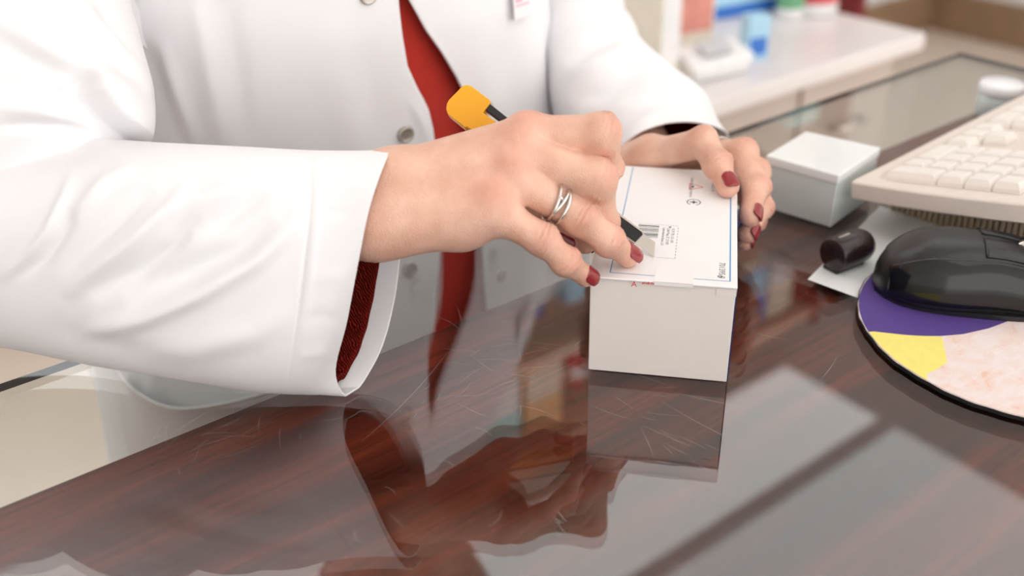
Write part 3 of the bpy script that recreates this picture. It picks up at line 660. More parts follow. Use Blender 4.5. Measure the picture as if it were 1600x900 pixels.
# ---- near upper arm, bulging over the elbow
def Ru(r_, w, d0, d1, rn): return Rg((r_[0] - w, r_[1] + 30, d0), (*r_, d1), rn, rn, nrm(at(60, 300, .57) - at(90, -300, .66)))
ringsU = [Ru((175, 300), 300, .565, .590, .030), Ru((226, 224), 320, .566, .600, .046), Ru((240, 150), 330, .578, .612, .054), Ru((224, 75), 330, .592, .625, .056), Ru((206, 0), 310, .600, .636, .048), ring_from(np.array([.155, .66, 1.155]), np.array([.215, .68, 1.07]), np.array([1., 0, 0]), .05, .05), ring_from(np.array([.24, .68, 1.165]), np.array([.26, .68, 1.08]), np.array([1., 0, 0]), .04, .04)]
GU = loft(ringsU, 200)
GU = np.stack([np.stack([np.interp(np.arange(180) / 180, np.arange(73) / 72, np.append(GU[i, :, k], GU[i, 0, k])) for k in range(3)], -1) for i in range(len(GU))])
foldsU = [(-.010, 11, [(112, 92), (136, 112), (142, 145), (170, 180), (203, 204), (245, 240)], 'step'), (.005, 14, [(-20, 28), (50, 66), (110, 100), (165, 128), (215, 150)]), (-.004, 14, [(-20, 60), (40, 92), (90, 112), (130, 124)]),
          (.0055, 13, [(115, -10), (150, 40), (185, 82), (220, 122), (240, 150)]), (-.004, 13, [(150, 10), (185, 55), (215, 95)]), (-.002, 14, [(160, 60), (195, 110), (232, 140)]), (-.004, 9, [(-20, 200), (40, 196), (100, 200), (160, 222)]), (.004, 12, [(-20, 170), (60, 172), (130, 190), (175, 212)]), (-.0035, 12, [(-20, 140), (60, 138), (120, 150), (160, 185)])]
GU = fold(GU, foldsU, True, GU.mean(1, keepdims=True)); coat_add(GU, grid_faces(*GU.shape[:2]))

# ---- far sleeve (left arm)
cuffL = ring_explicit([(0, 1137, 208, .835), (35, 1090, 191, .800), (65, 1050, 192, .778), (95, 1018, 200, .764), (130, 984, 217, .760), (180, 957, 259, .778), (225, 985, 300, .81), (270, 1050, 290, .845), (320, 1120, 250, .855)])
faxL = nrm(at(1030, 240, .80) - at(900, 80, .92))
ringsL = [cuffL, Rg((1108, 180, .855), (940, 246, .795), .034, .034, faxL), Rg((1062, 143, .885), (905, 222, .83), .040, .040, faxL), Rg((1016, 104, .91), (872, 180, .865), .044, .044, faxL), Rg((990, 68, .93), (850, 125, .90), .046, .046, faxL), Rg((962, 27, .95), (850, 60, .925), .040, .040, faxL), Rg((925, 15, .955), (880, 30, .94), .012, .012, faxL)]
GLs = loft(ringsL, 160)
GLs = fold(GLs, [(.005, 12, [(880, 120), (930, 100), (985, 78)]), (-.005, 11, [(880, 95), (925, 72), (975, 55)]), (.004, 16, [(900, 190), (960, 170), (1030, 150)]), (-.004, 14, [(890, 155), (950, 140), (1005, 118)]), (.003, 12, [(960, 210), (1030, 180), (1080, 172)])], True, GLs.mean(1, keepdims=True))
thick_tube(GLs, .0012)
faxU = nrm(at(900, 60, .93) - at(890, -300, 1.0))
ringsV = [Rg((970, 70, .95), (842, 75, .91), .040, .040, faxU), Rg((942, 16, .965), (838, 0, .92), .050, .050, faxU), Rg((915, -50, .985), (828, -60, .94), .052, .052, faxU), ring_from(np.array([.49, .70, 1.16]), np.array([.445, .70, 1.07]), np.array([-1., 0, .4]), .05, .05), ring_from(np.array([.41, .70, 1.165]), np.array([.39, .70, 1.09]), np.array([-1., 0, 0]), .045, .045)]
GV = loft(ringsV, 90); GV = fold(GV, [(.005, 10, [(862, 55), (890, 40), (930, 30)]), (-.004, 9, [(862, 35), (890, 20), (925, 12)])], True, GV.mean(1, keepdims=True)); coat_add(GV, grid_faces(*GV.shape[:2]))

# cloth bulging round the elbows and over the shoulders
def blob(c, r, n=36):
    ph = np.linspace(0, 2 * pi, n, endpoint=False)[None]; th = np.linspace(.02, pi - .02, n)[:, None]
    G = np.stack([c[0] + r[0] * np.sin(th) * np.cos(ph), c[1] + r[1] * np.sin(th) * np.sin(ph), c[2] + r[2] * np.cos(th) + 0 * ph], -1); coat_add(G, grid_faces(n, n))
blob(at(-105, 325, .592), (.052, .052, .056)); blob(np.array([.200, .685, 1.118]), (.072, .058, .062)); blob(np.array([.440, .70, 1.105]), (.070, .060, .062)); blob(at(925, 70, .938), (.040, .040, .040))

# ---- torso of the coat: two fronts around the body
TZ = [.42, .60, .80, .90, 1.00, 1.08, 1.14, 1.19, 1.218, 1.238]
TA = [.255, .245, .232, .215, .195, .184, .168, .142, .110, .080]
TB = [.175, .170, .158, .145, .130, .132, .128, .112, .088, .070]
TY = [.735, .735, .728, .722, .712, .706, .698, .680, .662, .655]
TX = [.365, .365, .365, .365, .358, .346, .326, .308, .302, .302]
def tors(th, z, off=0.0):
    a_ = np.interp(z, TZ, TA) + off; b_ = np.interp(z, TZ, TB) + off; e = 2.3
    c, s = np.cos(th), np.sin(th)
    return np.stack([np.interp(z, TZ, TX) + a_ * np.sign(c) * np.abs(c) ** (2 / e), np.interp(z, TZ, TY) - b_ * np.sign(s) * np.abs(s) ** (2 / e), z + 0 * th], -1)
def hit(px, py, off=0.0):
    d = ray(px, py); t = np.linspace(.35, 1.1, 3000); P_ = CAM + d * t[:, None]; e = 2.3
    a_ = np.interp(P_[:, 2], TZ, TA) + off; b_ = np.interp(P_[:, 2], TZ, TB) + off
    g = np.abs((P_[:, 0] - np.interp(P_[:, 2], TZ, TX)) / a_) ** e + np.abs((P_[:, 1] - np.interp(P_[:, 2], TZ, TY)) / b_) ** e - 1
    i = np.argmax(g < 0)
    if g[i] >= 0: i = int(np.argmin(g))
    return P_[i]
def theta_of(P_):
    e = 2.3; z = P_[2]; c = (P_[0] - np.interp(z, TZ, TX)) / np.interp(z, TZ, TA); s = -(P_[1] - np.interp(z, TZ, TY)) / np.interp(z, TZ, TB)
    return atan2(np.sign(s) * abs(s) ** (e / 2), np.sign(c) * abs(c) ** (e / 2))
def tnormal(P_):
    th = theta_of(P_); z = P_[2]; e = 1e-3
    a_ = (tors(np.array(th + e), z) - tors(np.array(th - e), z)); b_ = tors(np.array(th), z + e) - tors(np.array(th), z - e)
    n_ = nrm(np.cross(b_, a_)); return n_ if n_ @ (CAM - P_) > 0 else -n_
E1 = [(612, -60), (618, 0), (625, 60), (632, 100), (650, 140), (665, 170), (672, 200), (676, 230), (684, 300), (683, 390), (677, 470), (675, 520), (672, 600), (668, 700)]
E2 = [(622, -40), (637, 0), (665, 50), (690, 85), (710, 120), (722, 145), (727, 165), (735, 230), (745, 310), (751, 387), (754, 430), (759, 482), (764, 560), (770, 700)]
def edge(E):
    H = [hit(*p) for p in E]; z = np.array([h[2] for h in H]); th = np.array([theta_of(h) for h in H]); o = np.argsort(z); return z[o], th[o]
z1, t1 = edge(E1); z2, t2 = edge(E2)
zr = np.concatenate([np.linspace(.42, .82, 24), np.linspace(.835, 1.20, 120), np.linspace(1.204, 1.238, 18)])
th1 = np.interp(zr, z1, t1); th2 = np.interp(zr, z2, t2)
def panel(tha, thb, n, off, folds):
    w_ = np.linspace(0, 1, n); w_ = w_ * .5 + w_ ** 2 * .5
    TH_ = tha[:, None] + (thb - tha)[:, None] * w_[None]; ZR = np.repeat(zr[:, None], n, 1)
    G = tors(TH_, ZR, off)
    return fold(G, folds, False, np.array([.36, .70, 1.0]))
foldP1 = [(.004, 16, [(300, -20), (318, 60), (332, 140), (345, 235)]), (-.005, 14, [(225, 60), (250, 140), (285, 235)]), (.004, 12, [(250, 60), (275, 140), (305, 235)]), (-.003, 18, [(350, -20), (370, 100), (385, 235)]), (.002, 34, [(520, 20), (540, 150), (560, 280)]), (-.0018, 34, [(560, 60), (585, 170), (600, 260)]), (.002, 6, [(640, 150), (662, 200), (668, 235)]),
          (.004, 12, [(235, 560), (240, 640), (250, 760)]), (-.004, 12, [(262, 620), (268, 700), (275, 780)]), (.004, 14, [(330, 640), (335, 720), (340, 800)])]
foldP2 = [(-.006, 7, [(860, -20), (861, 60), (862, 120), (866, 190)]), (.002, 30, [(735, -20), (750, 90), (790, 190)]), (-.002, 30, [(780, 60), (800, 160), (815, 230)]), (.0025, 24, [(820, -20), (832, 120), (845, 230)]), (.0025, 5, [(648, 30), (690, 92), (722, 150)])]
Pa = panel(th1, np.full(len(zr), 1.5 * pi), 170, .004, foldP1); Pb = panel(th2, np.full(len(zr), -.5 * pi), 150, .002, foldP2)
for G in (Pa, Pb):
    Nn = gnormals(G, False); Nn = Nn * np.sign((Nn * (G - np.array([.36, .70, 1.0]))).sum(-1).mean()); n0 = CN; nu, nv = G.shape[:2]
    coat_add(G, grid_faces(nu, nv, False)); inn = (G - Nn * .0014)[:, :40]; base = CN; coat_add(inn, grid_faces(nu, 40, False)[:, ::-1])
    CF.append(np.array([(n0 + i * nv, n0 + (i + 1) * nv, base + (i + 1) * 40, base + i * 40) for i in range(nu - 1)]))
coat = mesh('lab_coat', np.concatenate(CV), np.concatenate(CF), M['coat'], person); coat['label'] = 'white long-sleeved lab coat worn open'
def surf_frame(px, py, off=.0045):
    P_ = hit(px, py, off); n_ = tnormal(P_); t = nrm(np.cross(ZZ, n_)); return P_, n_, t, np.cross(n_, t)
def sub(o):
    o.parent = coat; o.matrix_parent_inverse = Matrix.Identity(4); return o
for px, py, r in ((575, -8, .0062), (634, 210, .0062), (640, 421, .0062)):
    P_, n_, t, u_ = surf_frame(px, py, .0045); mb = MB()
    mb.lathe(P_ - n_ * .0012, [(r, 0), (r, .0022), (r * .93, .0030), (r * .80, .0031), (r * .74, .0027), (r * .3, .0029), (.0002, .0029)], 28, n_)
    sub(mb.build('button', M['button'], person, True))
for px, py in ((762, 170), (784, 430)):
    P_, n_, t, u_ = surf_frame(px, py, .002); mb = MB()
    mb.lathe(P_ - n_ * .0008, [(.0050, 0), (.0050, .0016), (.0036, .0024), (.0027, .0020), (.0026, .0004), (.0001, .0004)], 24, n_, cap=False)
    mb.lathe(P_ - n_ * .0008, [(.0012, 0), (.0012, .0024), (.0006, .0030)], 14, n_); sub(mb.build('snap_socket', M['button'], person, True))
# patch pocket, sagging open at the top
pk = [(190, 566), (222, 590), (262, 610), (300, 617), (350, 612), (400, 604), (440, 598)]
rows = []
for k in range(14):
    row = []
    for i, (px, py) in enumerate(pk):
        sag = .012 * sin(pi * i / (len(pk) - 1)) * exp(-k / 4.0) + .0065
        q = hit(px + 3 * k, py + k * 18, .004); n_ = tnormal(q); row.append(q + n_ * sag)
    rows.append(cspline(np.arange(len(pk)), np.array(row), np.linspace(0, len(pk) - 1, 40)))
Gp = np.array(rows); Gp = cspline(np.arange(14), Gp, np.linspace(0, 13, 40)); Np = gnormals(Gp, False); Np = Np * np.sign((Np * (CAM - Gp)).sum(-1).mean())
Gp[:3] += Np[:3] * .0014
nu, nv = Gp.shape[:2]; Vp = np.concatenate([Gp.reshape(-1, 3), (Gp - Np * .0016).reshape(-1, 3)]); f1 = grid_faces(nu, nv, False); m_ = nu * nv
f1 = np.concatenate([f1, f1[:, ::-1] + m_, np.array([(j, j + 1, m_ + j + 1, m_ + j) for j in range(nv - 1)])])
sub(mesh('pocket', Vp, f1, M['coat'], person))
# name badge
M['badge'] = mat('white_badge_plastic', (.88, .86, .88), .25); M['badge_print'] = mat('pink_print', (.72, .30, .42), .5)
P_, n_, t, u_ = surf_frame(820, 6, .006)
bx = nrm(atz(850, 16, P_[2]) * 0 + (hit(850, 15, .006) - hit(797, 33, .006))); by = nrm(np.cross(n_, bx)); by = by if by @ UP > 0 else -by
mb = MB(); o_ = hit(799, 33, .006) + n_ * .002; bw = .0235
mb.box(o_, bx * bw, by * .030, n_ * .0016); bd = bevel(mb.build('name_badge', M['badge'], person), .0006); bd['label'] = 'white plastic name badge'; sub(bd)
mb = MB(); mb.box(o_ + bx * .0015 + by * .0095 + n_ * .0016, bx * (bw - .003), by * .0009, n_ * .0001); mb.box(o_ + bx * .002 + by * .0125 + n_ * .0016, bx * .010, by * .0016, n_ * .0001); sub(mb.build('badge_print', M['badge_print'], person))

# ---- red sweater: body under the open coat, plus the knit cuff in the near sleeve
SV = []; SF = []; sn = 0
zs = np.linspace(.72, 1.215, 90); ths = np.linspace(0, 2 * pi, 120, endpoint=False)
Gs = tors(np.repeat(ths[None], 90, 0), np.repeat(zs[:, None], 120, 1), -.010)
SV.append(Gs.reshape(-1, 3)); SF.append(grid_faces(90, 120)); sn = 90 * 120
for Gt, i0, i1, sc_ in ((GRs, 14, 120, .90), (GLs, 12, 70, .90)):
    C = Gt.mean(1, keepdims=True); Q_ = C + (Gt - C) * sc_; Q_ = Q_[i0:i1:3]
    wob = 1 + .012 * np.sin(np.arange(Q_.shape[1]) * .55)[None, :, None]; Cq = Q_.mean(1, keepdims=True); Q_ = Cq + (Q_ - Cq) * wob
    inn = Cq[:8] + (Q_[:8] - Cq[:8]) * .93
    nv = Q_.shape[1]
    SV.append(Q_.reshape(-1, 3)); SF.append(grid_faces(len(Q_), nv) + sn); b0 = sn; sn += Q_.shape[0] * nv
    SV.append(inn.reshape(-1, 3)); SF.append(grid_faces(8, nv)[:, ::-1] + sn); SF.append(np.array([(b0 + j, sn + j, sn + (j + 1) % nv, b0 + (j + 1) % nv) for j in range(nv)])); sn += 8 * nv
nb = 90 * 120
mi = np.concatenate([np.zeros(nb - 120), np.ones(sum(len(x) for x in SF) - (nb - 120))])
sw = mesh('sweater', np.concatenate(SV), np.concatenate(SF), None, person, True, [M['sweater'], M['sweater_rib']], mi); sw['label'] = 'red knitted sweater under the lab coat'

# ================================================================== body (one mesh: head, trunk, limbs, hands)
HC = np.array([.315, .575, 1.365])           # head centre
hf = nrm([.12, -.75, -.62]); hu = nrm(np.array([.05, -.45, .9]) - hf * (np.array([.05, -.45, .9]) @ hf)); hs = np.cross(hf, hu)   # face direction (looking down at the work), crown, side
def hp(f_, u_, s_): return HC + hf * f_ + hu * u_ + hs * s_
shR, shL = np.array([.200, .690, 1.115]), np.array([.440, .705, 1.10]); upR, upL = at(50, 30, .622), at(885, 5, .945)
elR, elL = at(-105, 335, .588), at(920, 97, .915)
def ell(P_, c, ax, r):
    q = (P_ - c) @ np.array(ax).T / np.array(r); n_ = np.sqrt((q * q).sum(1)); return (n_ - 1) * min(r) * .9
def fbody(P_):
    d = ell(P_, np.array([.335, .69, 1.06]), np.eye(3), (.125, .080, .14))
    d = smin(d, ell(P_, np.array([.36, .71, .90]), np.eye(3), (.160, .100, .15)), .08)
    d = smin(d, cone(P_, shR, np.array([.31, .70, 1.08]), .026, .04), .02); d = smin(d, cone(P_, shL, np.array([.38, .70, 1.04]), .026, .04), .02)
    d = smin(d, cone(P_, np.array([.308, .655, 1.17]), HC - hu * .055 - hf * .02, .058, .050), .03)
    for s_, e_, w_ in ((upR, elR, (JR['w1b'] + JR['w2b']) / 2), (upL, elL, (JL['w1b'] + JL['w2b']) / 2)):
        d = smin(d, cone(P_, shR if s_ is upR else shL, s_, .022, .018), .01); d = smin(d, cone(P_, s_, e_, .018, .022), .01); d = smin(d, cone(P_, e_, w_, .024, .022), .02)
    for sx in (-1, 1):
        h_, k_, a_ = np.array([.36 + sx * .085, .715, .86]), np.array([.36 + sx * .09, .70, .48]), np.array([.36 + sx * .09, .735, .09])
        d = smin(d, cone(P_, h_, k_, .085, .055), .04); d = smin(d, cone(P_, k_, a_, .054, .036), .02)
        d = smin(d, cone(P_, a_ - [0, -.01, .045], a_ - [0, .13, .062], .036, .026), .02)
    # head
    h = ell(P_, hp(-.01, .025, 0), (hf, hu, hs), (.092, .105, .073)); h = smin(h, ell(P_, hp(.03, -.045, 0), (hf, hu, hs), (.062, .062, .052)), .04)
    h = smin(h, cone(P_, hp(.083, .010, 0), hp(.104, -.020, 0), .008, .013), .012)       # nose
    h = smin(h, cone(P_, hp(.082, -.072, 0), hp(.080, -.080, 0), .015, .014), .02)        # chin
    h = smin(h, cone(P_, hp(.088, -.045, -.016), hp(.088, -.045, .016), .006, .006), .006)
    for sx in (-1, 1):
        h = smin(h, ell(P_, hp(-.012, -.005, sx * .074), (hf, hu, hs), (.016, .030, .009)), .006)
        h = smin(h, cone(P_, hp(.080, .030, sx * .018), hp(.070, .030, sx * .048), .008, .007), .012)
        h = np.maximum(h, -(np.linalg.norm(P_ - hp(.088, .008, sx * .032), axis=1) - .011))
    return smin(d, h, .018)
Vb, Qb = surface(fbody, (-.16, .30, 0.0), (.75, .90, 1.64), .0085, 1)
VB = np.concatenate([VR, VL, Vb]); QB = np.concatenate([QR, QL + len(VR), Qb + len(VR) + len(VL)])
body = mesh('body', VB, QB, M['skin'], person); attr(body, 'redness', np.concatenate([redR, redL, np.full(len(Vb), .06)]))
for sx in (-1, 1):
    mb = MB(); c = hp(.0745, .008, sx * .032); mb.lathe(c - hf * .012, [(.0001, .002), (.006, .004), (.0098, .009), (.0105, .012), (.009, .0185), (.005, .0222), (.0001, .0234)], 24, hf, cap=False)
    ey = mb.build('eye', M['eye'], person, True)
    mb2 = MB(); ec = c; ax_ = nrm(hu * .8 + hf * .6); mb2.lathe(ec, [(.0116 * sin(t_), .0116 * cos(t_)) for t_ in np.linspace(.05, 1.30, 10)], 28, ax_, cap=False); mb2.build('eyelid', M['skin'], person, True)
    mb = MB(); mb.lathe(c + hf * .0098, [(.0001, .0024), (.0035, .0022), (.0056, .0012), (.0056, .0)], 20, hf, cap=False); ir = mb.build('iris', M['iris'], person, True); ir.parent = ey
mb = MB()
for k, (du, r) in enumerate(((-.0415, .0042), (-.0485, .0050))): mb.tube([hp(.0905 - abs(s_) * .35, du - abs(s_) * .08 * (1 if k else -1), s_) for s_ in np.linspace(-.021, .021, 11)], [r * (1 - (x / .023) ** 2) + .0004 for x in np.linspace(-.021, .021, 11)], 10)
mb.build('lips', M['lip'], person, True)
for sx in (-1, 1):
    mb = MB(); mb.tube([hp(.090 - .22 * abs(t_ - .03), .034 + .012 * sin(pi * (t_ - .014) / .036), sx * t_) for t_ in np.linspace(.014, .050, 9)], [.0012, .002, .0024, .0025, .0024, .0022, .0018, .0014, .0008], 8); mb.build('eyebrow', M['hair'], person, True)
def fhair(P_):
    h = ell(P_, hp(-.022, .036, 0), (hf, hu, hs), (.098, .110, .084))
    h = smin(h, cone(P_, hp(-.085, .01, 0), hp(-.115, -.05, 0), .045, .030), .03)
    face = ell(P_, hp(.075, -.035, 0), (hf, hu, hs), (.075, .098, .066)); h = np.maximum(h, -face)
    return h + .0016 * np.sin(P_ @ hs * 420) * np.clip(P_ @ np.ones(3), 0, 1)
Vh, Qh = surface(fhair, HC - .22, HC + .22, .0065, 1)
mesh('hair', Vh, Qh, M['hair'], person)
for sx in (-1, 1):
    mb = MB(); c = np.array([.36 + sx * .09, .735, .0]); mb.tube([c + [0, .05, .045], c + [0, .02, .045], c + [0, -.05, .04], c + [0, -.12, .036], c + [0, -.16, .033]], [.030, .044, .044, .042, .028], 20); mb.build('shoe', M['shoe'], person, True)
# rings
def ring_obj(c, ax, r, tube_r, parent, ang=0.0, wave=0.0, lab=None):
    ax = nrm(ax); t = nrm(np.cross(ax, UP)); b_ = np.cross(ax, t); n1, n2 = 64, 10; V = []
    for i in range(n1):
        a_ = 2 * pi * i / n1; rd = t * cos(a_) + b_ * sin(a_); cc = c + rd * r + ax * wave * sin(a_ + ang)
        for k in range(n2): p_ = 2 * pi * k / n2; V.append(cc + rd * tube_r * cos(p_) + ax * tube_r * sin(p_))
    return mesh('ring', V, grid_faces(n1, n2)[:, :].tolist() + [((n1 - 1) * n2 + k, (n1 - 1) * n2 + (k + 1) % n2, (k + 1) % n2, k) for k in range(n2)], M['silver'], parent)
rax = nrm(JR['r1'] - JR['r0'])
for t_, wv_, an in ((.60, .0022, 0.4), (.655, .0016, 2.4), (.71, .0022, .9)):
    o = ring_obj(JR['r0'] + (JR['r1'] - JR['r0']) * t_, rax, .0107, .00085, person, an, wv_); o['label'] = 'silver spiral ring on the right ring finger'
mb = MB(); rc = JR['r0'] + (JR['r1'] - JR['r0']) * .70; q = rc + nrm(-FW * .9 + UP * .3) * .0117 - UP * .001
mb.lathe(q - FW * -.0008, [(.0001, -.0016), (.0014, -.001), (.0017, 0), (.0014, .001), (.0001, .0016)], 14, -FW, cap=False); o = mb.build('ring_bead', M['silver'], person, True)
lax = nrm(JL['m1'] - JL['m0']); ring_obj(JL['m0'] + (JL['m1'] - JL['m0']) * .66, lax, .0108, .0009, person, 0, .0008)['label'] = 'thin silver ring on the left middle finger'
# ================================================================== things on the counter
M['beige'] = fleck('warm_beige_plastic', (.78, .70, .635), .02, 200, .5); M['key'] = fleck('pale_key_plastic', (.87, .82, .77), .02, 200, .42); M['rib'] = fleck('yellowed_ribbed_plastic', (.52, .43, .30), .06, 60, .6)
M['key_ink'] = mat('grey_key_legend', (.22, .2, .2), .6)
# mouse pad
PC = np.array([.536, .216]); PR = .0965
pad = empty('mouse_pad', (PC[0], PC[1], CZ), 'round mouse pad printed purple, yellow and pink fur, under the mouse', 'mouse pad')
M['pad_rubber'] = mat('black_rubber', (.01, .01, .01), .9)
m = M['fur'] = mat('pad_pink_fur_print', (.82, .68, .63), .75); co = coords(m, (1, 1, 1))
f1_ = noise(m, co, 38, 5, .6, 1.5); f2_ = noise(m, coords(m, (90, 340, 1), (0, 0, .6)), 1.0, 4, .6)
c1 = ramp(m, f1_, [(.42, (.80, .70, .68)), (.60, (.80, .62, .55)), (.72, (.74, .40, .26))]); L(m, mixc(m, ramp(m, f2_, [(.45, (0, 0, 0)), (.75, (.5, .5, .5))]), c1, (.86, .80, .79)), bsdf(m).inputs['Base Color'])
M['purple'] = fleck('purple_print', (.085, .045, .24), .06, 300, .7); M['yellow'] = fleck('yellow_print', (.87, .76, .20), .03, 200, .7)
n_ = 140; b = MB()
rim = [PR + .00025 * sin(k * 1.7) + .0003 * sin(k * .61 + 1) for k in range(n_)]
ringp = lambda off, z: [(PC[0] + (rim[k] + off) * cos(2 * pi * k / n_), PC[1] + (rim[k] + off) * sin(2 * pi * k / n_), z) for k in range(n_)]
V = ringp(.0004, CZ + .0002) + ringp(.0006, CZ + .0024); b.add(V, [tuple(range(n_ - 1, -1, -1)), tuple(range(n_, 2 * n_))] + [(k, (k + 1) % n_, n_ + (k + 1) % n_, n_ + k) for k in range(n_)]); b.build('rubber_base', M['pad_rubber'], pad)
b = MB(); V = ringp(0, CZ + .0024) + ringp(-.0003, CZ + .0030); b.add(V, [tuple(range(n_, 2 * n_))] + [(k, (k + 1) % n_, n_ + (k + 1) % n_, n_ + k) for k in range(n_)]); b.build('fabric_top', M['fur'], pad)
zp = CZ + .00304
def on_rim(px, py):
    p = atz(px, py, zp)[:2] - PC; return atan2(p[1], p[0])
bnd = [atz(*p, zp)[:2] for p in ((1366, 518), (1400, 522), (1440, 525), (1470, 525), (1505, 522), (1545, 513), (1580, 500), (1625, 472), (1680, 430))]
a0 = on_rim(1366, 518) % (2 * pi); e_ = bnd[-1] - PC; a1 = atan2(e_[1], e_[0])
b = MB(); arc = [PC + (PR - .0005) * np.array([cos(t), sin(t)]) for t in np.linspace(a1 if a1 < a0 else a1 - 2 * pi, a0, 60)]
poly = [np.array([*q, zp]) for q in arc] + [np.array([*q, zp]) for q in bnd[1:-1]]
b.add(poly, [tuple(range(len(poly)))]); b.build('purple_print', M['purple'], pad)
yb = [atz(*p, zp + .00003)[:2] for p in ((1472, 526), (1476, 545), (1480, 566), (1462, 578), (1448, 584))]
b = MB(); ang0 = on_rim(1366, 518); ang1 = on_rim(1446, 596)
arc = [PC + (PR - .0005) * np.array([cos(t), sin(t)]) for t in np.linspace(ang1 % (2 * pi), ang0 % (2 * pi), 24)]
poly = [np.array([*q, zp + .00003]) for q in arc] + [np.array([*q, zp + .00003]) for q in [atz(1366, 518, zp)[:2], atz(1420, 524, zp)[:2]] + yb]
b.add(poly, [tuple(range(len(poly)))]); b.build('yellow_print', M['yellow'], pad)
b = MB(); add_text(b, 's', .0075, atz(1448, 487, zp + .00006), nrm(atz(1500, 490, zp) - atz(1448, 487, zp)), nrm(np.cross(ZZ, nrm(atz(1500, 490, zp) - atz(1448, 487, zp))))); b.build('white_letter', M['card_top'], pad)
# mouse
MO = np.array([.505, .303, CZ + .0032]); ma = nrm([.64, -.77, 0]); mw = nrm([.77, .64, 0]); ML = .115
mo = empty('computer_mouse', MO + ma * ML / 2, 'black glossy computer mouse on the round mouse pad', 'computer mouse')
M['mouse_top'] = fleck('satin_black_plastic', (.016, .016, .017), .2, 300, .32, bmp=.15); M['mouse_side'] = mat('glossy_black_plastic', (.006, .006, .006), .12)
ns, nt_ = 48, 40
def mouse_pt(s, t, off=0.0):
    hw = .0315 * (1 - abs(2 * s - 1) ** 3.2) ** .5 * (1 - .10 * exp(-((s - .62) / .16) ** 2)) + off
    hh = .0365 * max(0.0, 1 - abs((s - .40) / .62) ** 2.6) ** .62 + off
    if s < .4: hh = .0365 * max(0.0, 1 - abs((s - .40) / .405) ** 2.4) ** .52 + off
    a_ = pi * t; c, q = cos(a_), sin(a_)
    return MO + ma * (s * ML) - mw * (hw * np.sign(c) * abs(c) ** .72) + ZZ * (max(hh, .001) * q ** .85 + .0022)
def mouse_patch(s0, s1, t0, t1, off, n1, n2, name, mt):
    V = []; 
    for o_ in (off, off - .0012):
        V += [mouse_pt(s0 + (s1 - s0) * i / n1, t0 + (t1 - t0) * j / n2, o_) for i in range(n1 + 1) for j in range(n2 + 1)]
    w_ = n2 + 1; m2 = (n1 + 1) * w_; Fc = []
    for i in range(n1):
        for j in range(n2):
            q = (i * w_ + j, i * w_ + j + 1, (i + 1) * w_ + j + 1, (i + 1) * w_ + j); Fc += [q, tuple(x + m2 for x in q[::-1])]
    rimx = list(range(w_)) + [(i + 1) * w_ - 1 for i in range(1, n1 + 1)] + [n1 * w_ + j for j in range(n2 - 1, -1, -1)] + [i * w_ for i in range(n1 - 1, 0, -1)]
    Fc += [(rimx[(k + 1) % len(rimx)], rimx[k], rimx[k] + m2, rimx[(k + 1) % len(rimx)] + m2) for k in range(len(rimx))]
    return mesh(name, V, Fc, mt, mo)
mouse_patch(0.0, 1.0, 0, 1, 0, 64, 44, 'mouse_body', M['mouse_top'])
mouse_patch(.06, .94, .02, .30, .0007, 50, 14, 'side_grip', M['mouse_side']); mouse_patch(.06, .94, .70, .98, .0007, 50, 14, 'side_grip', M['mouse_side'])
mouse_patch(.50, .955, .325, .485, .0009, 30, 10, 'mouse_button', M['mouse_top']); mouse_patch(.50, .955, .515, .675, .0009, 30, 10, 'mouse_button', M['mouse_top'])
b = MB(); b.lathe(mouse_pt(.74, .5) - ZZ * .006 - mw * .003, [(.0095, 0), (.011, .001), (.011, .005), (.0095, .006)], 28, mw); b.build('scroll_wheel', M['silver'], mo, True)
b = MB(); V = [MO + ma * (s * ML) + mw * (.0312 * (1 - abs(2 * s - 1) ** 3.2) ** .5 * sg) + ZZ * z for z in (-.0001, .003) for sg, ss in ((-1, np.linspace(.01, .99, 24)), (1, np.linspace(.99, .01, 24))) for s in ss]
b.add(V, [tuple(range(47, -1, -1)), tuple(range(48, 96))] + [(k, (k + 1) % 48, 48 + (k + 1) % 48, 48 + k) for k in range(48)]); b.build('mouse_base', M['black_plastic'], mo)
# white sheet under the pad
M['paper'] = fleck('white_paper', (.84, .86, .85), .015, 30, .6)
ps = [atz(1262, 437, CZ), atz(1368, 476, CZ), atz(1560, 380, CZ), atz(1375, 322, CZ)]
b = MB(); b.hexa([p + ZZ * .0001 for p in ps] + [p + ZZ * .0003 for p in ps]); o = b.build('paper_sheet', M['paper']); tag(o, 'plain white paper sheet lying under the mouse pad and keyboard', 'paper')
# round-ended dark stapler on the sheet
sp = empty('stapler', atz(1325, 425, CZ), 'small dark round-ended desk stapler lying left of the mouse', 'stapler')
M['dark_gloss'] = mat('dark_brown_black_gloss', (.022, .012, .012), .22)
s0, s1 = atz(1296, 425, CZ) + ZZ * .0120, atz(1338, 408, CZ) + ZZ * .0120; sd = nrm(s1 - s0)
b = MB(); b.tube([s0 + sd * x for x in (0, .001, .018, .026, .030, .0325, .0335)], [.0100, .0110, .0116, .0112, .0095, .0060, .0015], 24); b.build('stapler_body', M['dark_gloss'], sp, True)
b = MB(); b.box(s0 + sd * .004 + ZZ * .0110 - np.cross(sd, ZZ) * .001, sd * .010, np.cross(sd, ZZ) * .0018, ZZ * .0008); b.build('stapler_mark', M['silver'], sp)
b = MB(); b.box(s0 - ZZ * .0117 - np.cross(sd, ZZ) * .006, sd * .026, np.cross(sd, ZZ) * .012, ZZ * .003); bevel(b.build('stapler_foot', M['black_plastic'], sp), .001)
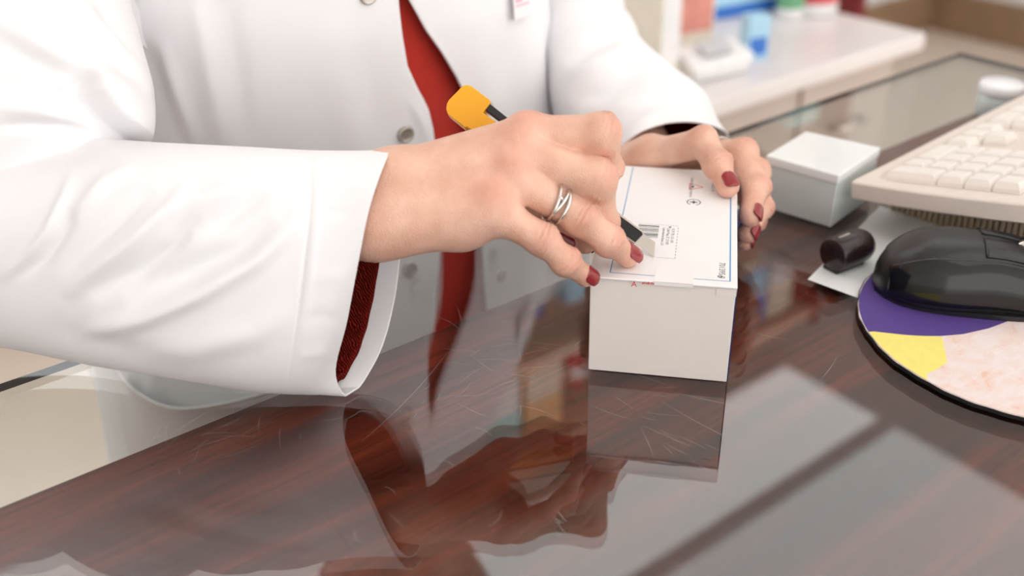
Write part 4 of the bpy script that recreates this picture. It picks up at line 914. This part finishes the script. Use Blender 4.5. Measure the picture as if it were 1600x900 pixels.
# white gift-box shaped carton with a lid
wc = [np.array([.553, .370, CZ]), np.array([.617, .382, CZ]), np.array([.602, .437, CZ]), np.array([.543, .425, CZ])]
wb = empty('white_box', np.mean(wc, 0), 'plain white lidded box standing on the glass behind the keyboard corner', 'box')
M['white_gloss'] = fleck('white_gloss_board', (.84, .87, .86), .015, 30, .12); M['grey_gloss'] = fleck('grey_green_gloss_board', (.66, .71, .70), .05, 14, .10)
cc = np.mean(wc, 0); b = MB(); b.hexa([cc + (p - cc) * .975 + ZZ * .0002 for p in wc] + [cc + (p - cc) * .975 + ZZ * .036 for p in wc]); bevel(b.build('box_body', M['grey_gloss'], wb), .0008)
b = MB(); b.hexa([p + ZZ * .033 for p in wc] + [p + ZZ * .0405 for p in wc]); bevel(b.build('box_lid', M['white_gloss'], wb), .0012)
# silver-lidded jar
jc = atz(1567, 128, CZ + .031); jc[2] = CZ; jr = empty('cosmetic_jar', jc, 'pale grey jar with a shiny white lid behind the keyboard', 'jar')
M['jar'] = mat('pale_grey_jar', (.55, .60, .60), .2); M['jar_lid'] = mat('pearl_white_lid', (.86, .86, .88), .15)
b = MB(); b.lathe(jc, [(.016, 0.0002), (.0175, .002), (.0175, .021), (.016, .022)], 36); b.build('jar_body', M['jar'], jr, True)
b = MB(); b.lathe(jc, [(.0180, .022), (.0185, .023), (.0185, .029), (.0170, .0308), (.002, .0312)], 36); b.build('jar_lid', M['jar_lid'], jr, True)
# ---- keyboard, lifted on a ribbed stand
KC = atz(1329, 282, .985); ex = np.array([cos(radians(4)), sin(radians(4)), 0]); ey = np.array([sin(radians(4)) * cos(radians(12)), -cos(radians(4)) * cos(radians(12)), sin(radians(12))]); en = nrm(np.cross(ey, ex)); en = en if en[2] > 0 else -en
kb = empty('keyboard', KC + ex * .22 + ey * .08, 'beige computer keyboard raised on a ribbed stand beside the mouse', 'keyboard')
def kq(x, y, z): return KC + ex * x + ey * y + en * z
KBL, KBD = .455, .178
def outline(ins):
    pts = []
    for t in np.linspace(0, 1, 18): pts.append((-.0075 * sin(pi * t) ** .8 + ins, ins + (KBD - 2 * ins) * t))
    for t in np.linspace(0, 1, 12): pts.append((ins + (KBL - 2 * ins) * t, KBD - ins))
    for t in np.linspace(0, 1, 8)[1:]: pts.append((KBL - ins, KBD - ins - (KBD - 2 * ins) * t))
    return pts
b = MB()
lv = [(.004, -.0145), (.0, -.0125), (.0, -.0015), (.0018, 0.0), (.0105, 0.0), (.0118, -.0035)]
V = []; no = len(outline(0))
for ins, z in lv: V += [kq(x, y, z) for x, y in outline(ins)]
b.add(V, [(i * no + k, i * no + (k + 1) % no, (i + 1) * no + (k + 1) % no, (i + 1) * no + k) for i in range(len(lv) - 1) for k in range(no)] + [tuple(range(no - 1, -1, -1)), tuple((len(lv) - 1) * no + k for k in range(no))])
bevel(b.build('keyboard_case', M['beige'], kb), .0008)
keymesh = {}
def keycap(wu, hu):
    if (wu, hu) in keymesh: return keymesh[(wu, hu)]
    p = .0182; a_, c_ = wu * p - .0012, hu * p - .0012; V = []
    for ins, z in ((0, 0), (.0003, .003), (.0022, .0068), (.0032, .0074)):
        for x, y in ((ins, ins), (a_ - ins, ins), (a_ - ins, c_ - ins), (ins, c_ - ins)): V.append(x * ex + y * ey + en * (z - (.0006 if ins > .003 else 0)))
    me = bpy.data.meshes.new('key'); Fc = [(i * 4 + k, i * 4 + (k + 1) % 4, i * 4 + 4 + (k + 1) % 4, i * 4 + 4 + k) for i in range(3) for k in range(4)] + [(12, 13, 14, 15)]
    me.from_pydata([tuple(v) for v in V], [], Fc); me.materials.append(M['key']); me.update(); keymesh[(wu, hu)] = me; return me
def key(x, y, wu, hu=1.0):
    me = keycap(wu, hu); o = bpy.data.objects.new('key', me); COL.objects.link(o); o.parent = kb
    o.location = Vector(kq(x, y, -.0034)) - kb.location
p = .0182; x0, y0 = .0165, .0165
# rows count from the typist's edge; columns from the numeric-pad end
pad_rows = [[(0, 0, 1, 2), (1, 0, 1, 1), (2, 0, 2, 1)], [(1, 1, 1, 1), (2, 1, 1, 1), (3, 1, 1, 1)], [(0, 2, 1, 1), (1, 2, 1, 1), (2, 2, 1, 1), (3, 2, 1, 1)], [(0, 3, 1, 1), (1, 3, 1, 1), (2, 3, 1, 1), (3, 3, 1, 1)], [(0, 4, 1, 1), (1, 4, 1, 1), (2, 4, 1, 1), (3, 4, 1, 1)], [(0, 6.4, 1, 1), (1, 6.4, 1, 1), (2, 6.4, 1, 1), (3, 6.4, 1, 1)]]
for r in pad_rows:
    for cx_, cy_, wu, hu in r: key(x0 + cx_ * p, y0 + cy_ * p, wu, hu)
for cx_, cy_ in ((4.4, 0), (5.4, 0), (6.4, 0), (5.4, 1), (4.4, 3), (5.4, 3), (6.4, 3), (4.4, 4), (5.4, 4), (6.4, 4), (4.4, 6.4), (5.4, 6.4), (6.4, 6.4)): key(x0 + cx_ * p, y0 + cy_ * p, 1)
mx0 = 7.8
for cy_, ws in enumerate(([1.5, 1.25, 1.25, 1.25, 5.75, 1.25, 1.25, 1.5], [2.75] + [1] * 10 + [2.25], [2.25] + [1] * 11 + [1.75], [1.5] + [1] * 12 + [1.5], [2] + [1] * 13)):
    x = mx0
    for wu in ws: key(x0 + x * p, y0 + cy_ * p, wu); x += wu
for k in range(13): key(x0 + (mx0 + k * 1.0 + .4 * (k // 4)) * p, y0 + 6.4 * p, 1)
b = MB(); zb = CZ + .0004
q0 = KC + ex * .050 + ey * .006; qx = ex * .35; qy = nrm([ey[0], ey[1], 0]) * .150
bot = [np.array([*v_[:2], zb]) for v_ in (q0, q0 + qx, q0 + qx + qy, q0 + qy)]; top = [kq(*((v_ - KC) @ ex, (v_ - KC) @ ey), -.0150) for v_ in (q0, q0 + qx, q0 + qx + qy, q0 + qy)]
if np.cross(qx, qy)[2] < 0: bot, top = [bot[0], bot[3], bot[2], bot[1]], [top[0], top[3], top[2], top[1]]
b.hexa(bot + top); b.build('stand', M['rib'], kb)
nr = 36; ribm = None
for k in range(nr):
    t = (k + .3) / nr; lo = bot[0] + (bot[1] - bot[0]) * t; hi = top[0] + (top[1] - top[0]) * t
    b = MB(); wv_ = (bot[1] - bot[0]) / nr * .55; b.hexa([lo - ex * .0022, lo + wv_ - ex * .0022, lo + wv_, lo, hi - ex * .0022, hi + wv_ - ex * .0022, hi + wv_, hi]); b.build('rib', M['rib'], kb)

# ================================================================== staff side: desk, shelving, stock
M['desk_top'] = fleck('white_laminate', (.80, .76, .75), .02, 10, .3); M['desk_front'] = fleck('beige_laminate', (.55, .46, .41), .03, 8, .5); M['oak'] = fleck('peach_beech', (.84, .64, .50), .04, 10, .5)
dk = empty('back_desk', (1.25, 1.25, 0), 'long white-topped desk with beige drawer fronts behind the counter', 'desk')
DZ = .74
b = MB(); b.abox(.82, 1.70, 1.0, 1.50, DZ - .032, DZ); bevel(b.build('desk_top', M['desk_top'], dk), .006, 3)
b = MB(); b.abox(.85, 1.67, 1.05, 1.48, 0, DZ - .032); b.build('desk_body', M['desk_front'], dk)
for x0_, x1_ in ((.86, 1.12), (1.13, 1.39), (1.40, 1.66)):
    for z0_, z1_ in ((.50, .70), (.27, .49), (.05, .26)):
        b = MB(); b.abox(x0_, x1_, 1.032, 1.05, z0_, z1_); d_ = bevel(b.build('drawer', M['desk_front'], dk), .003)
        b = MB(); xm = (x0_ + x1_) / 2; b.tube([(xm - .04, 1.033, (z0_ + z1_) / 2), (xm - .04, 1.012, (z0_ + z1_) / 2), (xm + .04, 1.012, (z0_ + z1_) / 2), (xm + .04, 1.033, (z0_ + z1_) / 2)], .005, 8); h_ = b.build('handle', M['silver'], dk, True); h_.parent = d_
sh = empty('shelving_unit', (1.75, 2.0, 0), 'tall open shelving with dark red end panels and beech edges behind the desk', 'shelves')
M['dark_red'] = mat('dark_red_laminate', (.20, .018, .022), .4)
SX0, SX1, SY0, SY1 = .80, 2.62, 1.75, 1.99
for x_ in (SX0, SX1 - .03): b = MB(); b.abox(x_, x_ + .03, SY0, SY1, 0, 2.5); b.build('end_panel', M['dark_red'], sh)
b = MB(); b.abox(SX0 + .03, SX1 - .03, SY1 - .012, SY1, 0, 2.5); b.build('back_panel', M['wall'], sh)
SHZ = [.06, .42, .80, 1.16, 1.50, 1.84, 2.17, 2.47]
for z_ in SHZ: b = MB(); b.abox(SX0 + .03, SX1 - .03, SY0 + .004, SY1 - .012, z_ - .03, z_); b.build('shelf_board', M['oak'], sh)
PAL = {'red': (.62, .05, .07), 'orange': (.88, .48, .22), 'teal': (.45, .78, .78), 'blue': (.03, .17, .60), 'white': (.90, .90, .90), 'pink': (.88, .42, .46), 'yellow': (.82, .66, .16), 'grey': (.6, .62, .64), 'navy': (.03, .05, .18), 'green': (.16, .42, .22), 'cream': (.80, .74, .62), 'sky blue': (.42, .70, .88), 'brown': (.20, .10, .05)}
PM = {k: fleck('pack_' + k.replace(' ', '_'), c, .05, 25, .35) for k, c in PAL.items()}
ORD = ['first', 'second', 'third', 'fourth', 'fifth', 'sixth', 'seventh', 'eighth', 'ninth', 'tenth', 'eleventh', 'twelfth']
def pack(x, y, z, w, d, h, c1, c2, label, group=None, rz=0.0, name='medicine_box'):
    t = empty(name, (x, y, z), label, 'box', group, rz); u = np.array([cos(rz), sin(rz), 0]); v_ = np.array([-sin(rz), cos(rz), 0]); o_ = np.array([x, y, z + .0003]) - u * w / 2 - v_ * d / 2
    b = MB(); b.box(o_, u * w, v_ * d, ZZ * h); bevel(b.build('carton_body', PM[c1], t), .0015)
    b = MB(); b.box(o_ - v_ * .0006 + u * .004 + ZZ * h * .12, u * (w - .008), v_ * .0008, ZZ * h * .40); b.build('printed_band', PM[c2], t); return t
def bottle(x, y, z, r, h, c1, c2, label, group=None, name='medicine_bottle'):
    t = empty(name, (x, y, z), label, 'bottle', group); c = (x, y, z)
    b = MB(); b.lathe(c, [(r * .9, .0003), (r, .004), (r, h * .62), (r * .75, h * .74), (r * .42, h * .8), (r * .42, h * .84)], 26); b.build('bottle_body', PM[c1], t, True)
    b = MB(); b.lathe(c, [(r * .52, h * .83), (r * .52, h), (r * .46, h * 1.01)], 22); b.build('cap', PM[c2], t); b = MB(); b.lathe(c, [(r * 1.012, h * .15), (r * 1.012, h * .5)], 26, cap=False); b.build('bottle_label', PM['white' if c1 != 'white' else c2], t, True); return t
stock = {
    1: ['grey:brown', 'cream:yellow', 'B brown:cream', 'yellow:brown', 'white:grey', 'B cream:brown', 'grey:navy', 'white:sky blue'],
    4: ['white:red', 'sky blue:white', 'B white:teal', 'pink:white', 'orange:cream', 'navy:white', 'white:grey', 'green:white', 'B cream:red', 'white:blue', 'teal:white'],
    5: ['teal:white', 'white:sky blue', 'orange:white', 'B white:blue', 'sky blue:navy', 'grey:white', 'white:teal', 'pink:white', 'blue:sky blue', 'B white:green', 'white:red'],
    6: ['white:red', 'pink:red', 'teal:white', 'orange:cream', 'B white:red', 'white:grey', 'grey:white', 'orange:red', 'white:sky blue', 'blue:sky blue', 'cream:white']}
nm_ = {1: 'low shelf behind the desk', 4: 'shelf at head height', 5: 'second highest shelf', 6: 'highest shelf'}
rs = random.Random(11)
for si, lst in stock.items():
    n_ = len(lst); xs0 = 1.32 if si == 1 else SX0 + .12; xs1 = 2.0 if si == 1 else SX1 - .12
    for k, s_ in enumerate(lst):
        x = xs0 + (xs1 - xs0) * (k + .5) / n_; bt = s_.startswith('B '); c1, c2 = s_.replace('B ', '').split(':'); z_ = SHZ[si]
        if bt: bottle(x, SY0 + .06, z_, .036 if si != 1 else .03, rs.uniform(.15, .21), c1, c2, f'{c1} bottle with {c2} cap, {ORD[k]} along the {nm_[si]}', 'stock on the ' + nm_[si])
        else: pack(x, SY0 + .065, z_, (xs1 - xs0) / n_ * rs.uniform(.78, .95), rs.uniform(.07, .10), rs.uniform(.16, .24), c1, c2, f'{c1} box with {c2} band, {ORD[k]} along the {nm_[si]}', 'stock on the ' + nm_[si])
# things on the desk
M['flesh_print'] = fleck('salmon_photo_print', (.74, .30, .24), .25, 14, .4)
pack(1.085, 1.105, DZ, .105, .085, .34, 'cream', 'white', 'tall plain off-white box standing at the near edge of the desk', rz=radians(28), name='tall_box')
t = empty('display_card', (1.30, 1.20, DZ), 'upright display box with a salmon pink photo front, right of the tall white box', 'display box'); b = MB(); u = nrm([1, -.12, 0]); v_ = np.array([-u[1], u[0], 0]); o_ = np.array([1.225, 1.215, DZ + .0003])
b.box(o_, u * .125, v_ * .05, ZZ * .30); bevel(b.build('box_body', PM['cream'], t), .002); b = MB(); b.box(o_ - v_ * .0008 + u * .006 + ZZ * .03, u * .113, v_ * .0008, ZZ * .262); b.build('photo_panel', M['flesh_print'], t)
pack(1.345, 1.105, DZ, .04, .03, .075, 'sky blue', 'blue', 'small blue and white box on the desk beside the display box', rz=radians(-18))
t = empty('tape_dispenser', (1.22, 1.085, DZ), 'low white wedge-shaped holder on the desk in front of the display box', 'holder'); b = MB()
b.hexa([(1.165, 1.07, DZ + .0003), (1.275, 1.055, DZ + .0003), (1.285, 1.115, DZ + .0003), (1.175, 1.13, DZ + .0003), (1.150, 1.055, DZ + .030), (1.285, 1.045, DZ + .034), (1.292, 1.112, DZ + .050), (1.170, 1.128, DZ + .048)]); bevel(b.build('holder_body', PM['white'], t), .008, 3)
b = MB(); b.box((1.19, 1.07, DZ + .042), (.06, -.006, .001), (.004, .03, .008), (0, 0, .006)); bevel(b.build('holder_slot', PM['grey'], t), .002)
pack(1.555, 1.33, DZ, .17, .07, .20, 'blue', 'sky blue', 'large bright blue box at the back of the desk', rz=radians(-10), name='large_box')
o_ = bpy.data.objects[-1] if False else None
bottle(1.66, 1.225, DZ, .045, .17, 'white', 'red', 'white tub with a red cap near the right end of the desk')
bottle(1.60, 1.235, DZ, .026, .13, 'white', 'green', 'small white bottle with a green cap beside the white tub')
